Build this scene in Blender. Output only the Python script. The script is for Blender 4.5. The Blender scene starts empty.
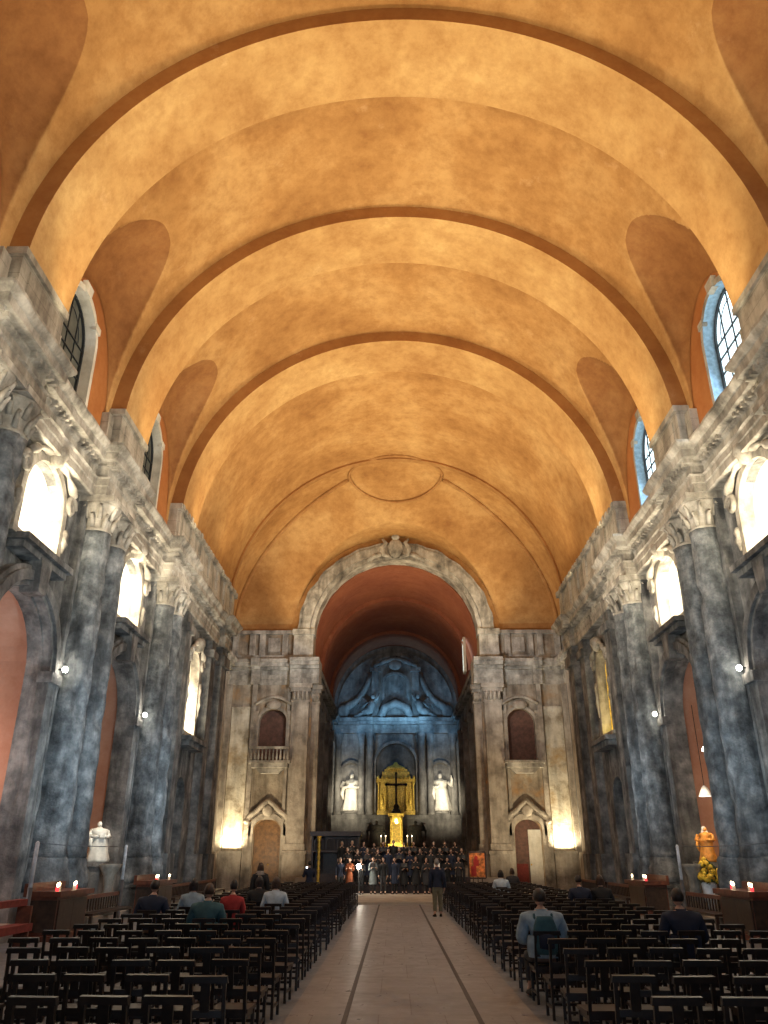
import bpy, bmesh, math, random
from mathutils import Vector, Matrix, noise
from math import sin, cos, pi, sqrt, atan, tan, radians
random.seed(7)
SC = bpy.context.scene
COL = SC.collection
STRUCT = 'structure'

# ------------------------------------------------------------------ helpers
def tag(o, label=None, cat=None, group=None, kind=None):
    if label: o['label'] = label
    if cat: o['category'] = cat
    if group: o['group'] = group
    if kind: o['kind'] = kind
    return o

def empty(name, loc=(0, 0, 0), rz=0.0, label=None, cat=None, group=None):
    o = bpy.data.objects.new(name, None)
    o.empty_display_size = .2
    COL.objects.link(o)
    o.location = loc
    o.rotation_euler = (0, 0, rz)
    return tag(o, label, cat, group)

class MB:
    """collects geometry; build() links it as ONE mesh object"""
    def __init__(self, sx=1.0):
        self.v = []; self.f = []; self.m = []; self.s = []; self.sx = sx
    def add(self, vs, fs, mi=0, smooth=False):
        b = len(self.v)
        self.v += [(p[0] * self.sx, p[1], p[2]) for p in vs]
        for f in fs:
            f = [b + i for i in f]
            if self.sx < 0: f.reverse()
            self.f.append(f); self.m.append(mi); self.s.append(smooth)
        return self
    def box(self, x0, x1, y0, y1, z0, z1, mi=0):
        vs = [(x, y, z) for z in (z0, z1) for y in (y0, y1) for x in (x0, x1)]
        fs = [(0, 2, 3, 1), (4, 5, 7, 6), (0, 1, 5, 4), (1, 3, 7, 5), (3, 2, 6, 7), (2, 0, 4, 6)]
        return self.add(vs, fs, mi)
    def bar(self, a, b, w, h, mi=0, up=(0, 0, 1)):
        a = Vector(a); b = Vector(b); d = (b - a).normalized()
        u = Vector(up)
        if abs(d.dot(u)) > .95: u = Vector((0, 1, 0))
        r = d.cross(u).normalized(); u = r.cross(d)
        vs = []
        for p in (a, b):
            for i, j in ((-1, -1), (1, -1), (1, 1), (-1, 1)):
                vs.append(p + r * (i * w / 2) + u * (j * h / 2))
        fs = [(3, 2, 1, 0), (4, 5, 6, 7), (0, 1, 5, 4), (1, 2, 6, 5), (2, 3, 7, 6), (3, 0, 4, 7)]
        return self.add(vs, fs, mi)
    def grid(self, rows, mi=0, smooth=True, closed=False, cap=False):
        """rows: list of equally long point lists"""
        n = len(rows[0]); vs = [p for r in rows for p in r]; fs = []
        for i in range(len(rows) - 1):
            for j in range(n if closed else n - 1):
                k = (j + 1) % n
                fs.append((i * n + j, i * n + k, (i + 1) * n + k, (i + 1) * n + j))
        if cap:
            fs.append(tuple(range(n - 1, -1, -1)))
            fs.append(tuple((len(rows) - 1) * n + j for j in range(n)))
        return self.add(vs, fs, mi, smooth)
    def lathe(self, c, prof, seg=24, mi=0, smooth=True, cap=True, jit=0, fr=2.0, ey=1.0):
        rows = []
        for r, z in prof:
            row = []
            for k in range(seg):
                a = 2 * pi * k / seg
                rr = r
                if jit:
                    rr += jit * noise.noise(Vector((c[0] + cos(a) * fr * .5, c[1] + sin(a) * fr * .5, (c[2] + z) * fr * .35)))
                    q = noise.noise(Vector((c[0] * 3 + cos(a) * 1.3, c[1] * 3 + sin(a) * 1.3, (c[2] + z) * 1.1)))
                    if q > .18: rr -= min(.12, (q - .18) * jit * 4.5)
                row.append((c[0] + rr * cos(a), c[1] + rr * sin(a) * ey, c[2] + z))
            rows.append(row)
        return self.grid(rows, mi, smooth, True, cap)
    def tube(self, pts, rad, seg=8, mi=0, cap=True):
        pts = [Vector(p) for p in pts]
        rads = rad if isinstance(rad, (list, tuple)) else [rad] * len(pts)
        rows = []
        pr = None
        for i, p in enumerate(pts):
            d = (pts[min(i + 1, len(pts) - 1)] - pts[max(i - 1, 0)]).normalized()
            if pr is None:
                u = Vector((0, 0, 1)) if abs(d.z) < .9 else Vector((1, 0, 0))
                r = d.cross(u).normalized()
            else:
                r = (pr - d * pr.dot(d)).normalized()
            pr = r; u = r.cross(d)
            rows.append([p + (r * cos(2 * pi * k / seg) + u * sin(2 * pi * k / seg)) * rads[i] for k in range(seg)])
        return self.grid(rows, mi, True, True, cap)
    def ball(self, c, r, mi=0, seg=12, rings=8):
        if not isinstance(r, (list, tuple)): r = (r, r, r)
        rows = []
        for i in range(rings + 1):
            t = pi * (.02 + .96 * i / rings)
            rows.append([(c[0] + r[0] * sin(t) * cos(2 * pi * k / seg), c[1] + r[1] * sin(t) * sin(2 * pi * k / seg), c[2] - r[2] * cos(t)) for k in range(seg)])
        return self.grid(rows, mi, True, True, True)
    def prism(self, poly, axis, a, b, mi=0):
        """poly: 2D list; extruded along axis ('x': poly=(y,z); 'y': poly=(x,z))"""
        def P(p, t): return (t, p[0], p[1]) if axis == 'x' else ((p[0], t, p[1]) if axis == 'y' else (p[0], p[1], t))
        n = len(poly)
        vs = [P(p, a) for p in poly] + [P(p, b) for p in poly]
        fs = [tuple(range(n - 1, -1, -1)), tuple(range(n, 2 * n))] + [(i, (i + 1) % n, n + (i + 1) % n, n + i) for i in range(n)]
        return self.add(vs, fs, mi)
    def build(self, name, mats, parent=None, loc=None):
        me = bpy.data.meshes.new(name)
        me.from_pydata([tuple(p) for p in self.v], [], self.f)
        if not isinstance(mats, (list, tuple)): mats = [mats]
        for m in mats: me.materials.append(m)
        me.polygons.foreach_set('material_index', self.m)
        me.polygons.foreach_set('use_smooth', self.s)
        me.update()
        o = bpy.data.objects.new(name, me)
        COL.objects.link(o)
        if loc: o.location = loc
        if parent: o.parent = parent
        return o

def struct(mb, name, mats):
    return tag(mb.build(name, mats), kind=STRUCT)

def child(o, parent, name=None):
    o.parent = parent
    return o

def copy_tree(o, parent=None):
    c = o.copy(); COL.objects.link(c)
    if parent: c.parent = parent
    for ch in list(o.children): copy_tree(ch, c)
    return c

def arch_pts(c, w, spring, rise, n=16):
    """2D points from left springing over the top to the right springing"""
    return [(c - w * cos(pi * i / n), spring + rise * sin(pi * i / n)) for i in range(n + 1)]

def panel(mb, P, s0, s1, t0, t1, c, w, bottom, spring, rise, depth=None, D=None, mi=0, mj=None, n=16):
    """rectangular wall panel with one arched hole. P(s,t,d) gives the 3D point at depth d"""
    def q(a): mb.add([P(x[0], x[1], 0) for x in a], [tuple(range(len(a)))], mi)
    q([(s0, t0), (c - w, t0), (c - w, spring), (s0, spring)])
    q([(c + w, t0), (s1, t0), (s1, spring), (c + w, spring)])
    if bottom > t0: q([(c - w, t0), (c + w, t0), (c + w, bottom), (c - w, bottom)])
    a = arch_pts(c, w, spring, rise, n)
    q([(s0, spring), a[0], a[0], (s0, t1)][0:2] + [(a[0][0], t1), (s0, t1)])
    q([a[-1], (s1, spring), (s1, t1), (a[-1][0], t1)])
    for i in range(n): q([a[i], a[i + 1], (a[i + 1][0], t1), (a[i][0], t1)])
    if D:
        pts = [(c - w, bottom)] + a + [(c + w, bottom)]
        mb.grid([[P(p[0], p[1], 0) for p in pts], [P(p[0], p[1], D) for p in pts]], mi if mj is None else mj, False)
    return a

# ------------------------------------------------------------------ materials
def nt(name):
    m = bpy.data.materials.new(name); m.use_nodes = True
    t = m.node_tree; b = t.nodes['Principled BSDF']
    return m, t, b

def N(t, typ, **kw):
    n = t.nodes.new(typ)
    for k, v in kw.items(): setattr(n, k, v)
    return n

def ramp(t, fac, stops):
    r = N(t, 'ShaderNodeValToRGB')
    e = r.color_ramp.elements
    while len(e) < len(stops): e.new(.5)
    for i, (p, c) in enumerate(stops):
        e[i].position = p; e[i].color = (*c, 1)
    t.links.new(fac, r.inputs[0])
    return r.outputs[0]

def pos_noise(t, scale, detail=5, rough=.6, stretch=(1, 1, 1), off=(0, 0, 0)):
    g = N(t, 'ShaderNodeNewGeometry')
    mp = N(t, 'ShaderNodeMapping')
    mp.inputs['Scale'].default_value = stretch
    mp.inputs['Location'].default_value = off
    t.links.new(g.outputs['Position'], mp.inputs[0])
    n = N(t, 'ShaderNodeTexNoise')
    n.inputs['Scale'].default_value = scale
    n.inputs['Detail'].default_value = detail
    n.inputs['Roughness'].default_value = rough
    t.links.new(mp.outputs[0], n.inputs['Vector'])
    return n.outputs['Fac']

def mix(t, a, b, fac, mode='MIX'):
    n = N(t, 'ShaderNodeMix', data_type='RGBA', blend_type=mode)
    if isinstance(fac, (int, float)): n.inputs[0].default_value = fac
    else: t.links.new(fac, n.inputs[0])
    for s, x in ((6, a), (7, b)):
        if isinstance(x, tuple): n.inputs[s].default_value = (*x, 1)
        else: t.links.new(x, n.inputs[s])
    return n.outputs[2]

def bump(t, b, h, strength=.4, dist=.05):
    n = N(t, 'ShaderNodeBump')
    n.inputs['Strength'].default_value = strength
    n.inputs['Distance'].default_value = dist
    t.links.new(h, n.inputs['Height'])
    t.links.new(n.outputs[0], b.inputs['Normal'])

def stone(name, dark, mid, light, stain=.6, scale=.9, rough=.85, bs=.8, courses=0.0, ochre=None):
    m, t, b = nt(name)
    f = pos_noise(t, scale, 7, .65)
    c = ramp(t, f, [(.3, dark), (.5, mid), (.72, light)])
    st = pos_noise(t, 1.6, 5, .6, (1, 1, .16), (5, 3, 0))
    sm = ramp(t, st, [(.38, (.22, .21, .2)), (.58, (1, 1, 1))])
    c = mix(t, c, sm, stain, 'MULTIPLY')
    if ochre:
        of = pos_noise(t, .55, 4, .6, (1, 1, 1), (11, 2, 4))
        ofr = ramp(t, of, [(.52, (0, 0, 0)), (.68, (1, 1, 1))])
        c = mix(t, c, ochre, ofr)
    if courses:
        g = N(t, 'ShaderNodeNewGeometry'); sp = N(t, 'ShaderNodeSeparateXYZ')
        t.links.new(g.outputs['Position'], sp.inputs[0])
        mo = N(t, 'ShaderNodeMath', operation='FRACT')
        dv = N(t, 'ShaderNodeMath', operation='DIVIDE'); dv.inputs[1].default_value = courses
        t.links.new(sp.outputs[2], dv.inputs[0]); t.links.new(dv.outputs[0], mo.inputs[0])
        cr = ramp(t, mo.outputs[0], [(0, (.35, .35, .35)), (.05, (1, 1, 1))])
        c = mix(t, c, cr, .8, 'MULTIPLY')
    t.links.new(c, b.inputs['Base Color'])
    b.inputs['Roughness'].default_value = rough
    h = pos_noise(t, 3.5, 8, .7)
    bump(t, b, h, bs, .12)
    return m

def plain(name, col, rough=.6, metal=0, var=.25, scale=6, emit=None, es=0, bs=0, spec=.5):
    m, t, b = nt(name)
    f = pos_noise(t, scale, 4, .6)
    d = tuple(x * (1 - var) for x in col); l = tuple(min(1, x * (1 + var)) for x in col)
    t.links.new(ramp(t, f, [(.35, d), (.65, l)]), b.inputs['Base Color'])
    b.inputs['Roughness'].default_value = rough
    b.inputs['Metallic'].default_value = metal
    b.inputs['Specular IOR Level'].default_value = spec
    if emit:
        b.inputs['Emission Color'].default_value = (*emit, 1)
        b.inputs['Emission Strength'].default_value = es
    if bs: bump(t, b, pos_noise(t, scale * 3, 6, .65), bs, .03)
    return m

def plaster(name, c0, c1, c2, blotch):
    m, t, b = nt(name)
    a = pos_noise(t, .28, 6, .6)
    c = ramp(t, a, [(.3, c0), (.5, c1), (.72, c2)])
    k = pos_noise(t, 1.7, 8, .75, (1, 1, 1), (3, 9, 1))
    c = mix(t, c, ramp(t, k, [(.34, blotch), (.6, (1, 1, 1))]), .55, 'MULTIPLY')
    w = pos_noise(t, .9, 8, .7, (1, 1, 1), (8, 1, 6))
    c = mix(t, c, ramp(t, w, [(.62, (0, 0, 0)), (.78, (.35, .3, .2))]), .35, 'ADD')
    t.links.new(c, b.inputs['Base Color'])
    b.inputs['Roughness'].default_value = .8
    b.inputs['Specular IOR Level'].default_value = .25
    bump(t, b, pos_noise(t, 5, 7, .65), .25, .03)
    return m

M = {}
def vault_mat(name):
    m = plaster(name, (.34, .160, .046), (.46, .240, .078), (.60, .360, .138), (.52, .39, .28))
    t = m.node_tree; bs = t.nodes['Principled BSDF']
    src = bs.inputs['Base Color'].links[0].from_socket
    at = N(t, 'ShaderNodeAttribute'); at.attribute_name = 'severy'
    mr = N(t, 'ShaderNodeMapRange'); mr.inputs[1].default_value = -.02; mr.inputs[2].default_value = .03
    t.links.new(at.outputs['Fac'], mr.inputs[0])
    c = mix(t, src, mix(t, src, (.62, .50, .46), .92, 'MULTIPLY'), mr.outputs[0])  # window severies darkened in the colour to stand for their shade
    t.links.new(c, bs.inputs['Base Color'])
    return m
M['vault'] = vault_mat('vault_plaster')
M['ribsoffit_lit'] = plaster('rib_soffit_lit_plaster', (.42, .215, .070), (.53, .305, .110), (.67, .43, .175), (.58, .44, .32))  # rib undersides lightened in the colour to stand for stronger light
M['ribface_shade'] = plaster('rib_face_shade_plaster', (.28, .118, .034), (.34, .15, .044), (.40, .185, .058), (.7, .55, .45))  # rib sides darkened in the colour to stand for shade
M['lunette'] = plaster('lunette_plaster', (.34, .13, .04), (.40, .155, .045), (.47, .19, .06), (.72, .55, .4))
M['redvault'] = plaster('red_vault_plaster', (.25, .085, .045), (.31, .11, .055), (.38, .145, .07), (.7, .5, .4))
M['chapel'] = plaster('chapel_plaster', (.36, .19, .13), (.44, .25, .17), (.52, .33, .24), (.75, .6, .5))
M['stone'] = stone('burnt_grey_stone', (.05, .052, .054), (.19, .19, .18), (.44, .42, .38), .8, 1.3, bs=.9)
M['column'] = stone('scarred_column_stone', (.035, .040, .044), (.16, .175, .18), (.40, .41, .40), .75, 2.1, bs=1.0)
M['cornice'] = stone('pale_cornice_stone', (.14, .125, .10), (.42, .38, .31), (.70, .65, .55), .6, 1.1, bs=.55)
M['attic'] = stone('attic_block_stone', (.22, .20, .16), (.46, .42, .34), (.62, .57, .47), .55, .9, bs=.7, courses=.52)
M['farstone'] = stone('ochre_far_wall_stone', (.17, .13, .09), (.38, .31, .22), (.58, .5, .38), .6, .8, bs=.8, ochre=(.42, .24, .10))
M['farpil'] = stone('pale_pilaster_stone', (.2, .17, .13), (.44, .38, .3), (.62, .55, .44), .5, 1.0, bs=.8)
M['darkstone'] = stone('blackened_stone', (.035, .033, .03), (.09, .085, .075), (.17, .155, .135), .5, 1.0)
M['chstone'] = stone('chancel_stone', (.09, .085, .08), (.22, .21, .19), (.38, .36, .32), .5, .9)
M['cream'] = stone('cream_niche_stone', (.5, .46, .36), (.72, .68, .56), (.85, .82, .72), .25, 1.1, bs=.4)
M['flaked'] = stone('flaked_cream_plaster', (.30, .24, .16), (.62, .56, .43), (.78, .74, .62), .5, 1.2, bs=.5, ochre=(.40, .27, .12))
M['marblewhite'] = plain('white_marble', (.72, .69, .6), .5, 0, .15, 5, bs=.2)
M['lead'] = plain('dark_window_lead', (.03, .035, .04), .5, .3)
M['wood'] = plain('dark_chair_wood', (.016, .010, .007), .36, 0, .4, 14)
M['seat'] = plain('worn_seat_wood', (.024, .013, .009), .4, 0, .5, 10)
M['doorwood'] = plain('brown_door_wood', (.20, .095, .026), .5, 0, .35, 5)
M['nichewood'] = plain('brown_niche_board', (.12, .055, .035), .7, 0, .3, 4)
M['redwood'] = plain('red_brown_wood', (.13, .040, .020), .4, 0, .35, 7)
M['benchwood'] = plain('dark_bench_wood', (.045, .026, .017), .35, 0, .35, 9)
M['redcloth'] = plain('red_upholstery', (.17, .022, .014), .8, 0, .25, 9)
M['gold'] = plain('gilded_metal', (.85, .55, .10), .35, .7, .3, 9, bs=.5)
M['goldpaint'] = plain('gilded_carving', (.78, .52, .10), .5, .2, .35, 7, bs=.8)
M['goldrobe'] = plain('orange_gold_robe', (.72, .30, .05), .6, 0, .4, 4)
M['black'] = plain('black_iron', (.012, .012, .013), .5, .3)
M['white'] = plain('white_painted_steel', (.62, .64, .66), .4)
M['grey'] = plain('dark_grey_steel', (.06, .065, .075), .5)
M['candle'] = plain('white_candle', (.85, .8, .7), .5, emit=(1, .7, .4), es=.35)
M['redglass'] = plain('red_candle_glass', (.6, .03, .03), .2, emit=(1, .05, .06), es=2)
M['flame'] = plain('candle_flame', (1, .8, .5), .5, emit=(1, .78, .45), es=14)
M['bulb'] = plain('lit_bulb', (1, .95, .85), .5, emit=(1, .92, .78), es=60)
M['glassday'] = plain('daylit_frosted_glass', (.7, .85, .95), .3, var=.1, scale=.9, emit=(.66, .88, 1.0), es=1.9)
M['glassdull'] = plain('dull_grey_glass', (.09, .088, .07), .8, spec=.15, var=.3, scale=1.3, emit=(.42, .40, .30), es=.06)
M['reveal_daytint'] = plain('daylight_tinted_reveal', (.26, .40, .52), .6)  # blue tint of daylight painted into the reveal colour
M['picred'] = plain('glowing_picture_paint', (.4, .12, .03), .6, var=.9, scale=5, emit=(1, .30, .06), es=.08)
M['flower'] = plain('yellow_flowers', (.8, .5, .04), .7, var=.3, scale=14)
M['leaf'] = plain('green_leaves', (.05, .09, .02), .7, var=.4, scale=14)
M['skin'] = plain('skin', (.58, .36, .26), .55, var=.08)
M['eye'] = plain('eye_dark', (.02, .015, .012), .3)
M['lip'] = plain('lips', (.36, .13, .11), .5)
M['hair0'] = plain('dark_hair', (.018, .013, .01), .5, var=.4, scale=30)
M['hair1'] = plain('brown_hair', (.06, .032, .018), .5, var=.4, scale=30)
M['hair2'] = plain('grey_hair', (.28, .27, .26), .5, var=.2, scale=30)
for nm, c in dict(blackc=(.010, .011, .013), navy=(.012, .02, .045), charcoal=(.03, .03, .034), khaki=(.16, .15, .10), paleblue=(.26, .36, .44),
                  whiteblue=(.46, .56, .64), teal=(.04, .11, .13), orangec=(.22, .06, .02), greyc=(.16, .19, .20), redc=(.35, .03, .03),
                  shirtw=(.62, .6, .56), shoe=(.012, .010, .009), scarf=(.42, .36, .3), bluegrey=(.10, .17, .22)).items():
    M[nm] = plain('cloth_' + nm, c, .85, 0, .2, 8)
M['paper'] = plain('white_paper', (.8, .78, .72), .8, var=.05)

def floor_mat(name, c0, c1, joint, sx, sy):
    m, t, b = nt(name)
    g = N(t, 'ShaderNodeNewGeometry')
    mp = N(t, 'ShaderNodeMapping'); mp.inputs['Location'].default_value = (.855, 0, 0)
    t.links.new(g.outputs['Position'], mp.inputs[0])
    br = N(t, 'ShaderNodeTexBrick')
    br.offset = .5
    br.inputs['Scale'].default_value = 1
    br.inputs['Brick Width'].default_value = sx
    br.inputs['Row Height'].default_value = sy
    br.inputs['Mortar Size'].default_value = .008
    br.inputs['Color1'].default_value = (*c0, 1); br.inputs['Color2'].default_value = (*c1, 1)
    br.inputs['Mortar'].default_value = (*joint, 1)
    t.links.new(mp.outputs[0], br.inputs['Vector'])
    f = pos_noise(t, 1.3, 8, .7)
    c = mix(t, br.outputs['Color'], ramp(t, f, [(.3, (.62, .58, .55)), (.65, (1.0, 1.0, 1.0))]), .8, 'MULTIPLY')
    t.links.new(c, b.inputs['Base Color'])
    rg = ramp(t, pos_noise(t, 4, 5), [(.3, (.25,) * 3), (.7, (.5,) * 3)])
    t.links.new(rg, b.inputs['Roughness'])
    return m
M['aisle'] = floor_mat('aisle_marble', (.37, .345, .325), (.32, .30, .285), (.2, .16, .13), .855, 1.7)
M['floor'] = floor_mat('grey_stone_floor', (.26, .28, .30), (.22, .235, .26), (.12, .12, .12), 1.2, 1.2)
M['groove'] = plain('dark_floor_inlay', (.05, .04, .035), .5)
M['step'] = stone('pale_step_stone', (.3, .27, .23), (.42, .38, .33), (.5, .46, .4), .2, .8, bs=.2)

# ------------------------------------------------------------------ dimensions
SPR = 15.6; RS = 10.25; RR = 9.70          # springing height, vault shell radius, rib radius
RIBS = [(-.55, 2.1), (7.6, 10.25), (15.75, 18.4), (23.8, 26.45), (32.0, 34.7)]
PAIRS = [16.5, 24.55, 32.75]              # centres of the column pairs
BAYS = [12.4, 20.6, 28.75]                # arch / niche / window centres
YB, YE, YF, YC = -9.0, 45.5, 54.0, 80.5    # back, end of side walls, chancel arch wall, altar wall
XW = 10.5                                  # side wall plane
XE = 11.6

# ------------------------------------------------------------------ floor
mb = MB(); mb.box(-14, 14, YB, 82, -.3, 0); struct(mb, 'floor', M['floor'])
mb = MB(); mb.box(-1.6, 1.6, YB + .1, 37, 0, .012); struct(mb, 'floor_aisle', M['aisle'])
for s, n in ((-1, 'trim_1'), (1, 'trim_2')):
    mb = MB(s); mb.box(.82, .885, YB + .1, 37, .012, .016); struct(mb, n, M['groove'])
mb = MB()
mb.box(-8.4, 8.4, 37, 56, 0, .10)
mb.box(-6.2, 6.2, 49.2, 81, .1, .4); mb.box(-6.2, 6.2, 52, 81, .4, .7); mb.box(-6.2, 6.2, 55, 81, .7, 1.2)
struct(mb, 'floor_chancel', M['step'])

# ------------------------------------------------------------------ vault
mb = MB()
NA = 200
ys = []
y = YB
while y < YE - .01:
    ys.append(y); y += .09 if 9 < y < 33 else .25
ys.append(YE + .3)
TT = radians(38.5)
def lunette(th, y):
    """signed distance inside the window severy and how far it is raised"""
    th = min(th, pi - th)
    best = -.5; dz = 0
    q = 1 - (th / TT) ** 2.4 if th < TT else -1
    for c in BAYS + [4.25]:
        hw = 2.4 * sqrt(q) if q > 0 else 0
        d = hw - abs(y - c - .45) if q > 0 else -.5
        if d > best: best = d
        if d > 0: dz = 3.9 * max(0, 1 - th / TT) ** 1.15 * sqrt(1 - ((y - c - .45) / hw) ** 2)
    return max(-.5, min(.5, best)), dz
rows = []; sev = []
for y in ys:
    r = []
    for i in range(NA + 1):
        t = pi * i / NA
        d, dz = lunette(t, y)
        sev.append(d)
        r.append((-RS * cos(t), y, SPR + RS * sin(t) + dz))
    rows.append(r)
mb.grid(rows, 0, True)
# domical end bay
def endz(x, y):
    a = sqrt(max(0, 1 - (x / XE) ** 2))
    e = sqrt(max(0, 1 - ((y - YE) / (YF - YE)) ** 2))
    z = 16.5 + (SPR + RS - 16.5) * min(a, e)
    if abs(x) < 7.3: z = max(z, min(16.3 + sqrt(7.3 ** 2 - x * x), 16.5 + (SPR + RS - 16.5) * a))
    return z
rows = []
for i in range(61):
    y = YE + (YF + .2 - YE) * i / 60
    rows.append([(-XE * cos(pi * j / 140), y, endz(-XE * cos(pi * j / 140), y)) for j in range(141)])
mb.grid(rows, 0, True)
# step between barrel and the wider end bay
a = [(-RS * cos(pi * j / 60), YE + .3, SPR + RS * sin(pi * j / 60)) for j in range(61)]
b = [(-XE * cos(pi * j / 60), YE, 16.4 + 9.7 * sin(pi * j / 60)) for j in range(61)]
mb.grid([a, b], 0, True)
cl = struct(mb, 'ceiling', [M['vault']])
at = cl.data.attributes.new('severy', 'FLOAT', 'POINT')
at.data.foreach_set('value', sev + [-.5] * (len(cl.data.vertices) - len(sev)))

# oval plaster moulding at the crown of the end bay
mb = MB(); pts = []
for k in range(49):
    a = 2 * pi * k / 48
    x, y = 3.15 * cos(a), YE + 1.9 + 2.3 * sin(a)
    pts.append((x, y, endz(x, max(y, YE)) - .04))
mb.tube(pts, .10, 6); struct(mb, 'trim_3', M['vault'])
mb = MB()
for s in (-1, 1):                            # groin mouldings of the end bay
    pts = []
    for k in range(30):
        f = .2 + .8 * k / 29
        x = s * XE * f; y = YE + (YF - YE) * f
        z = 16.5 + (SPR + RS - 16.5) * sqrt(max(0, 1 - f * f))
        if abs(x) > 3: pts.append((x * .995, y - .02, z - .05))
    mb.tube(pts, .16, 6)
struct(mb, 'trim_4', M['vault'])

# transverse ribs
for k, (y0, y1) in enumerate(RIBS + [(YE - .1, YE + .35)]):
    mb = MB(); rr = RR if k < 5 else RS - .12
    n = 72
    t0 = math.asin(.72 / rr) if k < 5 else 0
    an = [t0 + (pi - 2 * t0) * i / n for i in range(n + 1)]
    ain = [(-rr * cos(a), SPR + rr * sin(a)) for a in an]
    aout = [(-(RS + .1) * cos(a), SPR + (RS + .1) * sin(a)) for a in an]
    mb.grid([[(p[0], y0, p[1]) for p in ain], [(p[0], y1, p[1]) for p in ain]], 0, True)
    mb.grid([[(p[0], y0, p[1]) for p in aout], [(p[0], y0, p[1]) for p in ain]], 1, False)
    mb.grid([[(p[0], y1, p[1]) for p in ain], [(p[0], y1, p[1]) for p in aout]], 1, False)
    struct(mb, 'trim_%d' % (5 + k), [M['ribsoffit_lit'] if k < 5 else M['vault'], M['ribface_shade']])

# ------------------------------------------------------------------ side walls
def sweep(mb, prof, y0, y1, xb, res, mi=0, jit=0):
    """moulding: prof = [(projection, z)], res = [(ya, yb, extra projection)]; the run is along y, front towards -x"""
    rows = []
    for o, z in prof:
        pts = [(xb - o, y0)]
        for ya, yb, ex in res:
            pts += [(xb - o, ya - o), (xb - ex - o, ya - o), (xb - ex - o, yb + o), (xb - o, yb + o)]
        pts.append((xb - o, y1))
        # subdivide so the edge can be broken up
        out = []
        for i in range(len(pts) - 1):
            p, q = pts[i], pts[i + 1]
            L = sqrt((p[0] - q[0]) ** 2 + (p[1] - q[1]) ** 2)
            m_ = max(1, min(60, int(round(abs(SEG[i] if i < len(SEG) else L) / .3))))
            for k in range(m_):
                t = k / m_
                out.append((p[0] + (q[0] - p[0]) * t, p[1] + (q[1] - p[1]) * t))
        out.append(pts[-1])
        row = []
        for x, y in out:
            d = 0; dz = 0
            if jit:
                nn = noise.noise(Vector((x * 1.2, y * 1.7, z * 1.5)))
                d = jit * (nn if nn < .1 else nn * 2.2) * (.3 + min(1, o * 3))
                dz = jit * .5 * noise.noise(Vector((x, y * 2.3, z + 7)))
            row.append((x + d, y, z + dz))
        rows.append(row)
    mb.grid(rows, mi, False)
SEG = []
RES = [(p - 1.4, p + 1.4, .42) for p in [.4, 8.4] + PAIRS] + [(43.4, 44.9, .3)]
def setseg(y0, y1):
    SEG.clear()
    pts = [y0]
    for ya, yb, ex in RES: pts += [ya, ya, yb, yb]
    pts.append(y1)
    for i in range(len(pts) - 1): SEG.append(max(abs(pts[i + 1] - pts[i]), .45))
ENT = [(-.45, 12.74), (0, 12.75), (.06, 12.78), (.06, 13.05), (.10, 13.08), (.10, 13.3), (.16, 13.36), (.02, 13.4), (.02, 13.72), (.12, 13.78), (.12, 13.86),
       (.40, 13.9), (.42, 14.14), (.47, 14.17), (.50, 14.2), (.58, 14.33), (.58, 14.42), (-.3, 14.46)]
side = {-1: 'left', 1: 'right'}
tn = 20
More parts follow.
